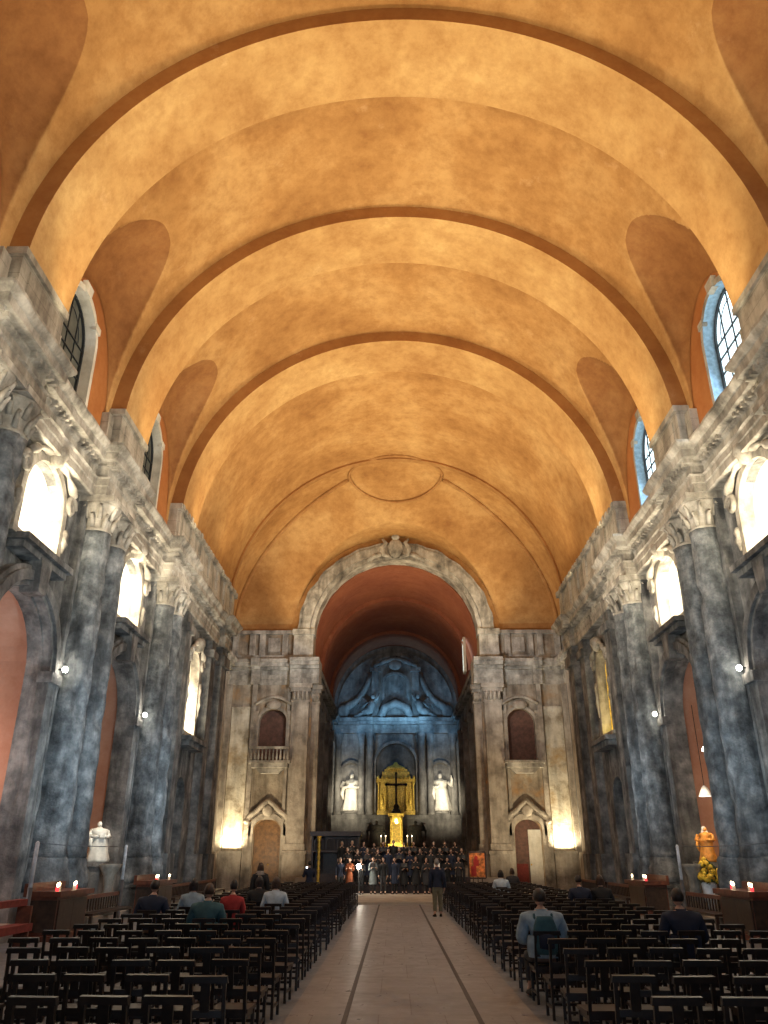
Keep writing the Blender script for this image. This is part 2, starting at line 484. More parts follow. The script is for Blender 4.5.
for s in (-1, 1):
    P = lambda a, t, d, s=s: (s * (XW + d), a, t)
    mb = MB()
    edges = [YB] + [(BAYS[0] - 4.08)] + [(BAYS[0] + BAYS[1]) / 2, (BAYS[1] + BAYS[2]) / 2, BAYS[2] + 4.3]
    mb.add([P(YB, 0, 0), P(edges[1], 0, 0), P(edges[1], 13, 0), P(YB, 13, 0)], [(0, 1, 2, 3)])
    for k, c in enumerate(BAYS):
        panel(mb, P, edges[k + 1], edges[k + 2], 0, 9.3, c, 1.95, 0, 6.75, 1.95, D=.45)
        panel(mb, P, edges[k + 1], edges[k + 2], 9.3, 13, c, 1.3, 9.95, 11.3, 1.25, D=.3)
    y0 = edges[4]
    panel(mb, P, y0, YE, 0, 7.0, 39.6, 1.0, 0, 4.4, 1.0, D=.5)
    panel(mb, P, y0, YE, 7.0, 13, 39.6, 1.0, 7.4, 10.6, 1.1, D=.3)
    # end return and end-bay side wall
    mb.add([P(YE, 0, 0), P(YE, 0, XE - XW), P(YE, 16.6, XE - XW), P(YE, 16.6, 0)], [(0, 1, 2, 3)])
    mb.add([P(YE, 0, XE - XW), P(YF, 0, XE - XW), P(YF, 17, XE - XW), P(YE, 17, XE - XW)], [(0, 1, 2, 3)])
    struct(mb, 'wall_' + side[s], M['stone'])

    # clerestory wall with window holes, up to the lunettes
    mb = MB()
    XU = RS + .02
    PU = lambda a, t, d, s=s: (s * (XU + d), a, t)
    e2 = [0.4, 8.5, 16.7, 24.8, 33]
    for k, c in enumerate([4.45] + BAYS):
        panel(mb, PU, e2[k], e2[k + 1], 14.3, 19.75, c - .2, 1.3, 14.6, 17.4, 1.35, D=.45, mj=1)
    mb.add([PU(33, 14.3, 0), PU(YE, 14.3, 0), PU(YE, 16.2, 0), PU(33, 16.2, 0)], [(0, 1, 2, 3)])
    struct(mb, 'wall_clerestory_' + side[s], [M['lunette'], M['cream'] if s < 0 else M['reveal_daytint']])

    # entablature
    mb = MB(s); setseg(YB, YE); sweep(mb, ENT, YB, YE, 10.1, RES, jit=.03)
    # dentils under the corona
    yy = 14.0
    while yy < 45:
        inr = any(a - .3 < yy < b + .3 for a, b, e in RES)
        x = 10.1 - .42 * inr
        if noise.noise(Vector((yy * .6, s * 4, 1))) > -.15: mb.box(x - .27, x, yy, yy + .12, 13.74, 13.95)
        yy += .27
    struct(mb, 'trim_%d' % tn, M['cornice']); tn += 1

    # attic: blocks under the ribs, a long panelled stretch in the last bay
    for (y0, y1) in RIBS[:4]:
        mb = MB(s)
        mb.box(9.76, 10.4, y0 - .02, y1 + .02, 14.42, 16.2); mb.box(9.66, 10.4, y0 - .08, y1 + .08, 16.2, 16.42)
        mb.box(9.72, 10.4, y0 - .06, y1 + .06, 14.42, 14.72)
        mb.box(9.71, 9.76, y0 + .4, y1 - .4, 14.95, 16.0)
        for yy in (y0 - .55, y1 + .1):
            mb.box(10.0, 10.35, yy, yy + .45, 14.42, 16.0)
        struct(mb, 'trim_%d' % tn, M['attic']); tn += 1
    mb = MB(s)
    mb.box(9.85, 10.4, 31.93, YE, 14.42, 16.2); mb.box(9.67, 10.4, 31.88, YE, 16.2, 16.45); mb.box(9.74, 10.4, 31.9, YE, 14.42, 14.7)
    for yy in (32, 34.2, 36.2, 38.2, 40.2, 42.2, 44.2): mb.box(9.74, 9.86, yy, yy + .55, 14.7, 16.2)
    for k in range(26):
        yy = 32 + k * .52; mb.box(9.62, 9.7, yy, yy + .3, 16.26, 16.45 + .12 * noise.noise(Vector((yy, s, 0))))
    struct(mb, 'trim_%d' % tn, M['attic']); tn += 1

    # pilasters backing the columns and arch jambs, plinths
    mb = MB(s)
    for p in [.4, 8.4] + PAIRS:
        mb.box(10.22, XW + .02, p - 1.4, p + 1.4, 0, 12.8)
        mb.box(9.42, XW, p - 1.36, p + 1.36, 0, .85); mb.box(9.34, XW, p - 1.42, p + 1.42, .85, 1.0); mb.box(9.34, XW, p - 1.42, p + 1.42, 0, .25)
    for c in BAYS:
        for d in (-1, 1):
            y = c + d * 2.2
            mb.box(10.2, XW + .02, y - .26, y + .26, 0, 6.5); mb.box(10.08, XW + .02, y - .36, y + .36, 6.5, 6.8)
        # archivolt
        n = 20; ri, ro = 1.95, 2.5
        for (xa, ra, rb) in ((10.22, ri, ro), (10.12, ri + .12, ro - .14)):
            inn = [(c - ra * cos(pi * i / n), 6.8 + ra * sin(pi * i / n)) for i in range(n + 1)]
            out = [(c - rb * cos(pi * i / n), 6.8 + rb * sin(pi * i / n)) for i in range(n + 1)]
            mb.grid([[(XW, *p) for p in out], [(xa, *p) for p in out], [(xa, *p) for p in inn], [(XW, *p) for p in inn]], 0, False)
        mb.prism([(c - .22, 8.55), (c + .22, 8.55), (c + .36, 9.5), (c - .36, 9.5)], 'x', 9.95, XW)
        # ledge below the niche
        mb.box(10.0, XW, c - 1.45, c + 1.45, 9.42, 9.62); mb.box(9.85, XW, c - 1.55, c + 1.55, 9.62, 9.8)
    for y in (36.9, 42.4):
        mb.box(10.1, XW, y - .5, y + .5, 0, 12.8); mb.box(9.9, XW, y - .62, y + .62, 0, 2.0); mb.box(9.95, XW, y - .6, y + .6, 11.8, 12.2)
    mb.box(9.85, XW, 43.5, 44.8, 0, 12.8); mb.box(9.7, XW, 43.4, 44.9, 0, 2.0); mb.box(9.7, XW, 43.4, 44.9, 11.7, 12.3)
    mb.box(9.9, XW, 38.1, 41.1, 6.7, 6.95); mb.box(9.75, XW, 38.0, 41.2, 6.95, 7.15)
    struct(mb, 'trim_%d' % tn, M['stone']); tn += 1

    # chapel recesses behind the arches
    for k, c in enumerate(BAYS + [39.6]):
        mb = MB(s)
        w, sp, dp = (2.15, 6.75, 3.0) if k < 3 else (1.05, 4.4, .9)
        x0 = XW + (.45 if k < 3 else .5)
        pr = [(c - w, 0)] + arch_pts(c, w, sp, w) + [(c + w, 0)]
        mb.grid([[(x0, *p) for p in pr], [(x0 + dp, *p) for p in pr]], 1, False)
        mb.add([(x0 + dp, *p) for p in pr], [tuple(range(len(pr)))], 0)
        # stone return between the arch and the wider chapel
        inner = [(c - (1.95 if k < 3 else 1.0), 0)] + arch_pts(c, 1.95 if k < 3 else 1.0, sp, 1.95 if k < 3 else 1.0) + [(c + (1.95 if k < 3 else 1.0), 0)]
        mb.grid([[(x0, *p) for p in inner], [(x0, *p) for p in pr]], 1, False)
        struct(mb, 'wall_chapel_' + side[s], [M['chapel'] if k < 3 else M['darkstone'], M['chapel'] if k < 3 else M['darkstone']])

# back wall with the entrance opening behind the photographer
mb = MB()
panel(mb, lambda a, t, d: (a, YB, t), -14, 14, 0, 26.2, 0, 3.0, 0, 5, 3.0)
struct(mb, 'wall_back', M['stone'])

# ------------------------------------------------------------------ windows
wn = 1
for s in (-1, 1):
    for k, c in enumerate(BAYS):
        c = c - .2
        r = bpy.data.objects.new('window_%d' % wn, None); COL.objects.link(r); tag(r, kind=STRUCT)
        r.location = (s * (RS + .02), c, 14.6); wn += 1
        def pl(w, h0, sp, ri, n=18): return [(-w, h0)] + [(-w * cos(pi * i / n), sp + ri * sin(pi * i / n)) for i in range(n + 1)] + [(w, h0)]
        # stone surround with small ears at the shoulders
        mb = MB(s)
        a = pl(1.28, 0, 2.8, 1.33); b = pl(1.46, -.2, 2.82, 1.53)
        mb.grid([[(.05, *p) for p in b], [(-.08, *p) for p in b], [(-.08, *p) for p in a]], 0, False)
        mb.grid([[(-.08, *p) for p in a], [(.3, *p) for p in a]], 1, False)
        for d in (-1, 1): mb.box(-.12, .05, d * 1.2 - .2, d * 1.2 + .2, 3.5, 3.75)
        mb.prism([(-.2, 4.1), (.2, 4.1), (.28, 4.5), (-.28, 4.5)], 'x', -.16, .05)
        mb.build('window_surround', [M['cream'] if s < 0 else M['attic'], M['cream'] if s < 0 else M['reveal_daytint']], r)
        mb = MB(s)
        mb.add([(.36, *p) for p in pl(1.3, 0, 2.8, 1.35)], [tuple(range(21))], 0)
        mb.build('pane', M['glassdull'] if s < 0 else M['glassday'], r)
        mb = MB(s)
        for x in (-.62, 0, .62):
            top = 2.8 + 1.33 * sqrt(1 - (x / 1.3) ** 2)
            mb.box(.32, .36, x - .016, x + .016, 0, top)
        for z in (.55, 1.1, 1.65, 2.2, 2.75): mb.box(.3, .36, -1.28, 1.28, z - .014, z + .014)
        mb.tube([(.33, -.85 * cos(pi * i / 12), 2.8 + .9 * sin(pi * i / 12)) for i in range(13)], .016, 5)
        a = pl(1.2, .05, 2.8, 1.25); b = pl(1.3, 0, 2.8, 1.35)
        mb.grid([[(.28, *p) for p in b], [(.28, *p) for p in a], [(.36, *p) for p in a]], 0, False)
        mb.build('window_frame', M['lead'], r)

# ------------------------------------------------------------------ columns
def column(x, y, z0, ztop, r, label, group, mat, matc, seg=28):
    H = ztop - z0
    o = empty('column', (x, y, z0), 0, label, 'column', group)
    wx = (x, y, 0)
    mb = MB()
    m2 = MB(); m2.lathe((x, y, z0), [(r * 1.3, 0), (r * 1.3, .25), (r * 1.27, .5), (r * 1.16, .62), (r * 1.17, .8), (r * 1.04, .9)], seg, jit=.06, fr=4)
    mb.v = []; m2.v = [(p[0] - x, p[1] - y, p[2] - z0) for p in m2.v]
    m2.build('base', mat, o)
    mb = MB()
    n = 60; prof = []
    h0, h1 = .86, H - 1.15
    for i in range(n + 1):
        t = i / n
        rr = r * (1.05 - .22 * t)
        if i in (0, n): rr *= 1.06
        prof.append((rr, h0 + (h1 - h0) * t))
    # offset noise by world place
    m2 = MB(); m2.lathe((x, y, z0), prof, seg, jit=.055, fr=4.5)
    m2.v = [(p[0] - x, p[1] - y, p[2] - z0) for p in m2.v]
    m2.build('shaft', mat, o)
    mb = MB()
    zc = H - 1.15; r = r * .86
    mb.lathe((0, 0, zc), [(r * .95, 0), (r * 1.02, .05), (r * .92, .1), (r * .95, .35), (r * 1.1, .6), (r * 1.35, .85), (r * 1.4, .95)], seg)
    for ring, (rz, rr, hh) in enumerate(((.12, 1.0, .42), (.42, 1.1, .42))):
        for k in range(8):
            a = 2 * pi * (k + ring * .5) / 8
            ca, sa = cos(a), sin(a)
            pts = [(ca * r * (rr - .05), sa * r * (rr - .05), zc + rz), (ca * r * (rr + .12), sa * r * (rr + .12), zc + rz + hh * .6),
                   (ca * r * (rr + .36), sa * r * (rr + .36), zc + rz + hh), (ca * r * (rr + .42), sa * r * (rr + .42), zc + rz + hh * .82)]
            mb.tube(pts, [r * .17, r * .16, r * .11, r * .06], 5)
    mb.box(-r * 1.42, r * 1.42, -r * 1.42, r * 1.42, zc + .95, zc + 1.15)
    mb.build('capital', matc, o)
    return o
nth = ['nearest', 'middle', 'farthest']
for s in (-1, 1):
    for k, p in enumerate(PAIRS):
        for d in (-1, 1):
            pos = 'nearer' if d < 0 else 'farther'
            column(s * 10.02, p + d * .74, 1.0, 12.76, .56,
                   'scarred grey stone column on the %s wall, %s shaft of the %s pair' % (side[s], pos, nth[k]),
                   'paired columns along the nave walls', M['column'], M['cornice'])

# ------------------------------------------------------------------ lit niches
def niche(s, c, w, z0, spr, label, gold=False):
    o = empty('wall_niche', (s * XW, c, z0), 0, label, 'niche', 'lit niches high on the nave walls')
    h = spr - z0
    mb = MB(s)
    # concave shell
    rows = []
    for i in range(11):
        a = pi * i / 10
        rows.append([(.28 + .5 * sin(a), -w * cos(a), z) for z in (0, h)])
    mb.grid(rows, 0, True)
    rows = []
    for j in range(9):
        b = (pi / 2) * j / 8
        rows.append([(.28 + .5 * sin(pi * i / 10) * cos(b), -w * cos(pi * i / 10) * cos(b), h + .97 * w * sin(b)) for i in range(11)])
    mb.grid(rows, 0, True)
    mb.add([(.0, -w, 0), (.0, w, 0), (.9, w, 0), (.9, -w, 0)], [(0, 1, 2, 3)])
    mb.build('niche_shell', M['goldpaint'] if gold else M['cream'], o)
    # moulded surround
    mb = MB(s)
    def ln(g): return [(-w - g, 0)] + [(-(w + g) * cos(pi * i / 16), h + (w + g) * sin(pi * i / 16)) for i in range(17)] + [(w + g, 0)]
    a, b = ln(-.03), ln(.24)
    mb.grid([[(.0, *p) for p in b], [(-.16, *p) for p in b], [(-.16, *p) for p in a], [(.3, *p) for p in a]], 0, False)
    mb.box(-.3, .1, -w - .5, w + .5, -.18, .0)
    mb.build('niche_surround', M['cornice'], o)
    # broken scrolls, shoulder volutes and a cartouche
    for d in (-1, 1):
        mb = MB(s); pts = []
        for i in range(15):
            a = 3.6 * pi * i / 14; rr = .34 * (1 - i / 17)
            pts.append((-.2, d * (w + .30) + d * rr * cos(a) * .8, h + .45 * w + rr * sin(a)))
        mb.tube(pts, [.11 - .004 * i for i in range(15)], 6); mb.build('volute', M['cornice'], o)
        mb = MB(s); pts = []
        for i in range(12):
            t = i / 11
            pts.append((-.25, d * (w * 1.15 * (1 - t) + .12), h + w * .72 + .62 * t + .14 * sin(t * pi)))
        mb.tube(pts, [.11 + .05 * sin(i) for i in range(12)], 6); mb.build('broken_scroll', M['cornice'], o)
        mb = MB(s); pts = [(-.15, d * (w + .3), h * (.85 - .11 * i)) for i in range(6)]
        mb.tube(pts, [.08, .14, .09, .15, .08, .04], 6); mb.build('leaf_drop', M['cornice'], o)
    mb = MB(s)
    mb.lathe((-.25, 0, h + w - .12), [(.05, 0), (.2, .1), (.24, .25), (.34, .4), (.3, .62), (.12, .76)], 12, ey=1.1)
    mb.build('cartouche', M['cornice'], o)
    return o
for s in (-1, 1):
    for k, c in enumerate(BAYS[1:]):
        niche(s, c, 1.3, 9.95, 11.3, 'glowing cream niche with broken scrolls above the %s %s chapel arch' % (['near', 'far'][k], side[s]))
    niche(s, 39.6, 1.0, 7.4, 10.6, ['', 'tall golden niche beyond the last column pair, right wall', 'tall white lit niche beyond the last column pair, left wall'][s], gold=(s > 0))

# ------------------------------------------------------------------ chancel arch wall
PF = lambda a, t, d: (a, YF + d, t)
mb = MB()
for s in (-1, 1):
    mb.add([PF(s * 5.8, 0, 0), PF(s * 7.3, 0, 0), PF(s * 7.3, 16.5, 0), PF(s * 5.8, 16.5, 0)], [(0, 1, 2, 3)])
    mb.add([PF(s * 5.8, 0, 0), PF(s * 5.8, 16.5, 0), PF(s * 5.8, 16.5, 1.2), PF(s * 5.8, 0, 1.2)], [(0, 1, 2, 3)])
for s in (-1, 1):
    PM = lambda a, t, d, s=s: (s * a, YF + d, t)
    panel(mb, PM, 7.3, 11.7, 0, 6.2, 8.35, .85, 0, 3.35, .7, D=.5)
    panel(mb, PM, 7.3, 11.7, 6.2, 16.5, 8.35, .95, 7.6, 10.1, .95, D=.5)
struct(mb, 'wall_front', M['farstone'])
mb = MB()
mb2 = arch_pts(0, 5.8, 16.3, 5.7, 40); top = arch_pts(0, 11.8, 16.45, 9.5, 40)
mb.grid([[(p[0], YF, p[1]) for p in top], [(p[0], YF, p[1]) for p in mb2]], 0, True)
struct(mb, 'wall_tympanum', M['vault'])
# archivolt of the chancel arch
mb = MB(); n = 56
for (ri, ro, y0, y1) in ((5.78, 6.95, YF - .3, YF + 1.2), (6.1, 6.7, YF - .42, YF - .2)):
    pin = []; pout = []
    for i in range(n + 1):
        a = pi * i / n; j = .10 * noise.noise(Vector((cos(a) * 6, 0, sin(a) * 6))) + (.05 if i % 4 < 2 else 0)
        pin.append((-(ri - j * .3) * cos(a), 16.2 + (ri - .1 - j * .3) * sin(a))); pout.append((-(ro + j) * cos(a), 16.2 + (ro - .05 + j) * sin(a)))
    mb.grid([[(p[0], y1, p[1]) for p in pout], [(p[0], y0, p[1]) for p in pout], [(p[0], y0, p[1]) for p in pin], [(p[0], y1, p[1]) for p in pin]], 0, False)
struct(mb, 'trim_%d' % tn, M['cornice']); tn += 1
# cartouche at the crown of the arch
o = empty('arch_cartouche', (0, YF - .3, 22.4), 0, 'weathered carved stone cartouche at the crown of the chancel arch', 'carving')
mb = MB()
mb.ball((0, -.15, .2), (.55, .25, .75), 0, 14, 10)
mb.build('shield', M['cornice'], o)
mb = MB()
for d in (-1, 1):
    mb.tube([(d * .3, -.1, -.5), (d * .85, -.15, -.3), (d * 1.0, -.1, .2), (d * .7, -.15, .6), (d * .95, -.1, .95)], [.1, .2, .22, .16, .1], 7)
    mb.tube([(d * .9, -.05, -.2), (d * 1.5, -.05, -.35), (d * 2.1, -.02, -.75)], [.18, .2, .08], 7)
mb.ball((0, -.2, 1.05), (.3, .2, .25), 0, 10, 6)
mb.build('scrolls', M['cornice'], o)

def pilaster(mb, x0, x1, y, d, z0, z1, s=1):
    """flat pilaster projecting d in front of plane y"""
    a, b = sorted((x0, x1))
    mb.box(a, b, y - d, y + .02, z0, z1)
    mb.box(a - .15, b + .15, y - d - .15, y + .02, z0, z0 + 1.9); mb.box(a - .22, b + .22, y - d - .22, y + .02, z0 + 1.9, z0 + 2.1)
    mb.box(a - .08, b + .08, y - d - .08, y + .02, z0 + 2.1, z0 + 2.5)
    mb.box(a - .06, b + .06, y - d - .06, y + .02, z1 - 1.25, z1 - 1.1)
    mb.box(a - .1, b + .1, y - d - .1, y + .02, z1 - .55, z1 - .3); mb.box(a - .2, b + .2, y - d - .2, y + .02, z1 - .3, z1)
    for k in range(4):
        xx = a + (b - a) * (k + .5) / 4
        mb.tube([(xx, y - d, z1 - 1.1), (xx, y - d - .14, z1 - .8), (xx, y - d - .26, z1 - .55)], [.1, .12, .06], 5)
for s in (-1, 1):
    # giant pilaster and quarter column of the arch pier, corner pilasters
    mb = MB(s)
    pilaster(mb, 5.95, 7.1, YF, .45, 0.1, 12.7)
    pilaster(mb, 5.3, 5.85, YF + .7, .5, 0.1, 12.7)
    mb.box(9.55, 9.85, YF - .25, YF, 0, 12.7); mb.box(7.25, 7.45, YF - .18, YF, 0, 12.7)
    mb.box(11.25, 11.62, YF - .3, YF, 0, 12.7)
    mb.box(10.95, 11.62, 49.2, 50.6, 0, 12.7); mb.box(10.8, 11.62, 49.0, 50.8, 0, 2.1); mb.box(11.2, 11.62, 46.6, 47.8, 0, 12.7)
    mb.box(9.9, 11.3, YF - .35, YF, 0, 2.1); mb.box(9.85, 11.35, YF - .45, YF, 2.05, 2.2)
    struct(mb, 'trim_%d' % tn, M['farpil']); tn += 1
    # entablature and attic of the arch wall
    mb = MB(s)
    for (o_, z0, z1) in ((.08, 12.7, 13.05), (.14, 13.05, 13.35), (.05, 13.35, 13.7), (.25, 13.7, 13.9), (.5, 13.9, 14.15), (.62, 14.15, 14.4)):
        mb.box(7.2, 11.62, YF - o_, YF, z0, z1)
        mb.box(5.3, 7.3, YF - .5 - o_, YF + 1.3, z0, z1)
        mb.box(9.4, 10.0, YF - .3 - o_, YF, z0, z1)
        mb.box(11.6 - o_, 11.62, YE, YF, z0, z1)
    mb.box(5.8, 7.15, YF - .5, YF, 14.4, 16.1); mb.box(5.7, 7.25, YF - .62, YF, 16.1, 16.5)
    mb.box(7.1, 11.62, YF - .12, YF, 14.4, 14.75); mb.box(7.1, 11.62, YF - .25, YF, 16.25, 16.5)
    for x in (7.6, 9.2, 9.9, 11.1): mb.box(x, x + .4, YF - .16, YF, 14.75, 16.25)
    mb.box(7.95 + .2, 9.0, YF - .1, YF, 15.0, 16.0); mb.box(11.4, 11.62, YE, YF, 16.25, 16.5)
    struct(mb, 'trim_%d' % tn, M['cornice']); tn += 1
    # pale lit plaster panel between the pilasters
    mb = MB(s); mb.box(9.95, 11.2, YF - .06, YF, 2.2, 11.0)
    mb.box(9.95, 11.2, YF - .1, YF, 11.0, 11.2)
    struct(mb, 'trim_%d' % tn, M['flaked']); tn += 1
    # chancel entrance doors
    d = bpy.data.objects.new('door_%d' % (1 if s < 0 else 2), None); COL.objects.link(d); tag(d, kind=STRUCT)
    d.location = (s * 8.35, YF + .3, .1)
    mb = MB()
    for h in (-1, 1):
        a = arch_pts(0, .85, 3.25, .7, 16)
        poly = [p for p in a if p[0] * h >= -.001]
        poly = ([(0, 0)] + ([(h * .85, 0)] + (poly[::-1] if h > 0 else poly)) )
        mb.prism(poly, 'y', 0, .08)
        for z in (.35, 1.5, 2.5): mb.box(min(h * .15, h * .7), max(h * .15, h * .7), -.04, 0, z, z + (.9 if z > 1 else 1.0))
    lf = mb.build('door_leaf', M['doorwood'] if s < 0 else M['nichewood'], d)
    if s > 0:
        m5 = MB(); m5.box(-.8, -.08, -.07, -.03, .15, 1.35); m5.build('red_curtain', M['redcloth'], d)
        m5 = MB(); m5.box(.03, .86, -.10, -.05, 0, 3.35); m5.build('pale_inner_panel', M['cream'], d)
    mb = MB(); mb.ball((.12, -.1, 1.3), .05); mb.bar((.12, 0, 1.3), (.12, -.1, 1.3), .03, .03); mb.build('handle', M['gold'], lf)
    mb = MB()
    a = [(-.9, 0)] + arch_pts(0, .9, 3.3, .75) + [(.9, 0)]; b = [(-1.2, 0)] + arch_pts(0, 1.2, 3.3, 1.05) + [(1.2, 0)]
    mb.grid([[(p[0], -.3, p[1]) for p in b], [(p[0], -.5, p[1]) for p in b], [(p[0], -.5, p[1]) for p in a], [(p[0], -.1, p[1]) for p in a]], 0, False)
    # broken curved pediment
    for h in (-1, 1):
        mb.tube([(h * 1.35, -.45, 3.9), (h * 1.1, -.5, 4.25), (h * .7, -.55, 4.5), (h * .4, -.55, 4.8), (0, -.55, 5.1)], [.16, .17, .16, .17, .16], 7)
        mb.ball((h * 1.35, -.5, 3.85), (.2, .16, .2)); mb.box(h * 1.2 - .16, h * 1.2 + .16, -.5, -.3, 3.0, 3.8)
    mb.ball((0, -.5, 4.5), (.36, .2, .38), 0, 10, 8)
    mb.box(-1.3, 1.3, -.4, -.28, 3.95, 4.4)
    mb.build('door_surround', M['farpil'], d)
    # blind niche window with a board, frame and hood
    w = bpy.data.objects.new('window_%d' % wn, None); COL.objects.link(w); tag(w, kind=STRUCT); wn += 1
    w.location = (s * 8.35, YF, 7.6)
    mb = MB(); mb.add([(p[0], .35, p[1]) for p in [(-.95, 0)] + arch_pts(0, .95, 2.5, .95) + [(.95, 0)]], [tuple(range(19))]); mb.build('board', M['nichewood'], w)
    mb = MB()
    a = [(-.95, 0)] + arch_pts(0, .95, 2.5, .95) + [(.95, 0)]; b = [(-1.15, 0)] + arch_pts(0, 1.15, 2.5, 1.15) + [(1.15, 0)]
    mb.grid([[(p[0], 0, p[1]) for p in b], [(p[0], -.15, p[1]) for p in b], [(p[0], -.15, p[1]) for p in a], [(p[0], .1, p[1]) for p in a]], 0, False)
    for h in (-1, 1): mb.box(h * 1.12 - .1, h * 1.12 + .1, -.22, 0, 0, 3.2); mb.box(h * 1.12 - .16, h * 1.12 + .16, -.28, 0, 3.1, 3.3)
    pts = [(-1.25 + 2.5 * i / 10, -.25, 3.75 + .5 * sin(pi * i / 10)) for i in range(11)]
    mb.tube(pts, .12, 6)
    mb.ball((0, -.2, 3.7), (.55, .15, .3), 0, 10, 6)
    mb.build('frame', M['farpil'], w)
    mb = MB()
    mb.box(-1.35, 1.35, -.95, 0, -.15, .02); mb.box(-1.2, 1.2, -.8, 0, -.4, -.15)
    if s < 0:
        mb.box(-1.3, 1.3, -.95, -.8, .75, .9)
        for i in range(11): mb.lathe((-1.2 + .24 * i, -.87, 0), [(.05, .02), (.08, .2), (.04, .5), (.06, .75)], 8)
    mb.prism([(-1.0, -.4), (1.0, -.4), (.6, -.75), (-.6, -.75)], 'y', -.6, 0)
    mb.build('balcony', M['cornice'], w)

# ------------------------------------------------------------------ chancel
RC, SC_ = 6.25, 15.8
mb = MB()
rows = []
for y in (YF + .9, 60, 66, 72, YC + .3):
    rows.append([(-RC * cos(pi * i / 48), y, SC_ + RC * sin(pi * i / 48)) for i in range(49)])
mb.grid(rows, 0, True)
mb.grid([[(-5.7 * cos(pi * i / 48), YF + 1.15, 16.2 + 5.6 * sin(pi * i / 48)) for i in range(49)], [(-7.4 * cos(pi * i / 48), YF + 1.15, 15.8 + 7.4 * sin(pi * i / 48)) for i in range(49)]], 0, True)
struct(mb, 'ceiling_chancel', M['redvault'])
for y0, y1 in ((63.6, 64.9), (74.5, 75.6)):
    mb = MB(); n = 48
    for ra, rb in ((RC - .3, RC + .05),):
        pin = arch_pts(0, ra, SC_, ra, n); pout = arch_pts(0, rb, SC_, rb, n)
        mb.grid([[(p[0], y0, p[1]) for p in pout], [(p[0], y0, p[1]) for p in pin], [(p[0], y1, p[1]) for p in pin], [(p[0], y1, p[1]) for p in pout]], 0, False)
    struct(mb, 'trim_%d' % tn, M['redvault']); tn += 1
for s in (-1, 1):
    mb = MB(s); mb.box(6.35, 6.5, YF + .5, YC + .5, 0, 15.6)
    struct(mb, 'wall_chancel_' + side[s], M['chstone'])
    mb = MB(s)
    for y in (57, 61, 66, 71, 76):
        mb.box(5.95, 6.4, y, y + .9, 1.2, 12.8); mb.box(5.8, 6.4, y - .12, y + 1.02, 1.2, 3.2); mb.box(5.85, 6.4, y - .1, y + 1, 12, 12.8)
    for (o_, z0, z1) in ((.1, 12.8, 13.4), (.05, 13.4, 13.8), (.45, 13.8, 14.1), (.6, 14.1, 14.5)): mb.box(6.4 - o_ - .3, 6.4, YF + 1, YC, z0, z1)
    mb.box(5.95, 6.4, YF + 1, YC, 14.5, 15.5)
    struct(mb, 'trim_%d' % tn, M['chstone']); tn += 1
mb = MB(); mb.box(-6.6, 6.6, YC, YC + .3, 0, 22.6); struct(mb, 'wall_altar', M['chstone'])
r = bpy.data.objects.new('window_%d' % wn, None); COL.objects.link(r); tag(r, kind=STRUCT); r.location = (5.6, 63.2, 15.6)
mb = MB(); mb.box(-.02, .06, -.45, .45, 0, 2.6); mb.build('pane', M['glassday'], r)
mb = MB()
for y in (-.5, .5): mb.box(-.1, .1, y - .06, y + .06, -.1, 2.7)
mb.box(-.1, .1, -.5, .5, 2.6, 2.75); mb.box(-.1, .1, -.5, .5, -.12, 0); mb.build('frame', M['cream'], r)

# statues
def robed(mb, H=1.8, seed=0, arm='book', wide=1.0, mi=0):
    """draped standing figure built as one lofted surface with head and arms"""
    rnd = random.Random(seed)
    prof = [(0, .30, .24), (.06, .31, .25), (.25, .25, .2), (.45, .23, .18), (.55, .235, .19), (.62, .2, .165), (.70, .22, .17), (.78, .25, .165), (.82, .22, .13), (.845, .09, .085), (.87, .062, .065)]
    ph = rnd.random() * 6
    rows = []
    for k in range(len(prof) * 2 - 1):
        i = k // 2; t = (k % 2) / 2
        p0 = prof[i]; p1 = prof[min(i + 1, len(prof) - 1)]
        h, a, b = [p0[j] + (p1[j] - p0[j]) * t for j in range(3)]
        row = []
        fold = .10 * max(0, 1 - h / .7)
        for m in range(28):
            an = 2 * pi * m / 28
            w = 1 + fold * sin(an * 7 + ph + h * 4) + .04 * sin(an * 3 + h * 9)
            row.append((H * a * wide * w * cos(an) + .03 * H * sin(h * 3 + ph), H * b * w * sin(an), H * h))
        rows.append(row)
    mb.grid(rows, mi, True, True, True)
    hx = .03 * H * sin(.9 * 3 + ph)
    mb.ball((hx, -.01 * H, H * .93), (H * .055, H * .065, H * .075), mi, 14, 10)
    mb.ball((hx, -.075 * H, H * .925), (H * .012, H * .018, H * .02), mi, 6, 5)
    mb.ball((hx, .012 * H, H * .945), (H * .065, H * .066, H * .07), mi, 12, 8)
    for d in (-1, 1):
        if arm == 'book' or d < 0:
            pts = [(d * .2 * H, 0, .78 * H), (d * .27 * H, -.03 * H, .63 * H), (d * .14 * H, -.19 * H, .62 * H), (d * .06 * H, -.22 * H, .645 * H)]
        else:
            pts = [(d * .2 * H, 0, .78 * H), (d * .30 * H, -.05 * H, .68 * H), (d * .30 * H, -.16 * H, .82 * H), (d * .28 * H, -.18 * H, .9 * H)]
        mb.tube(pts, [H * .06, H * .055, H * .042, H * .022], 8, mi)
        e = pts[-1]
        for q in range(4): mb.tube([e, (e[0] + H * .012 * (q - 1.5), e[1] - H * .012, e[2] + H * .04)], [H * .009, H * .005], 5, mi)
    mb.box(-.05 * H, .09 * H, -.27 * H, -.24 * H, .6 * H, .72 * H, mi) if arm == 'book' else None
    # hanging sleeve drape
    mb.tube([(-.2 * H, -.08 * H, .62 * H), (-.24 * H, -.1 * H, .45 * H), (-.2 * H, -.08 * H, .3 * H)], [H * .06, H * .055, H * .02], 7, mi)

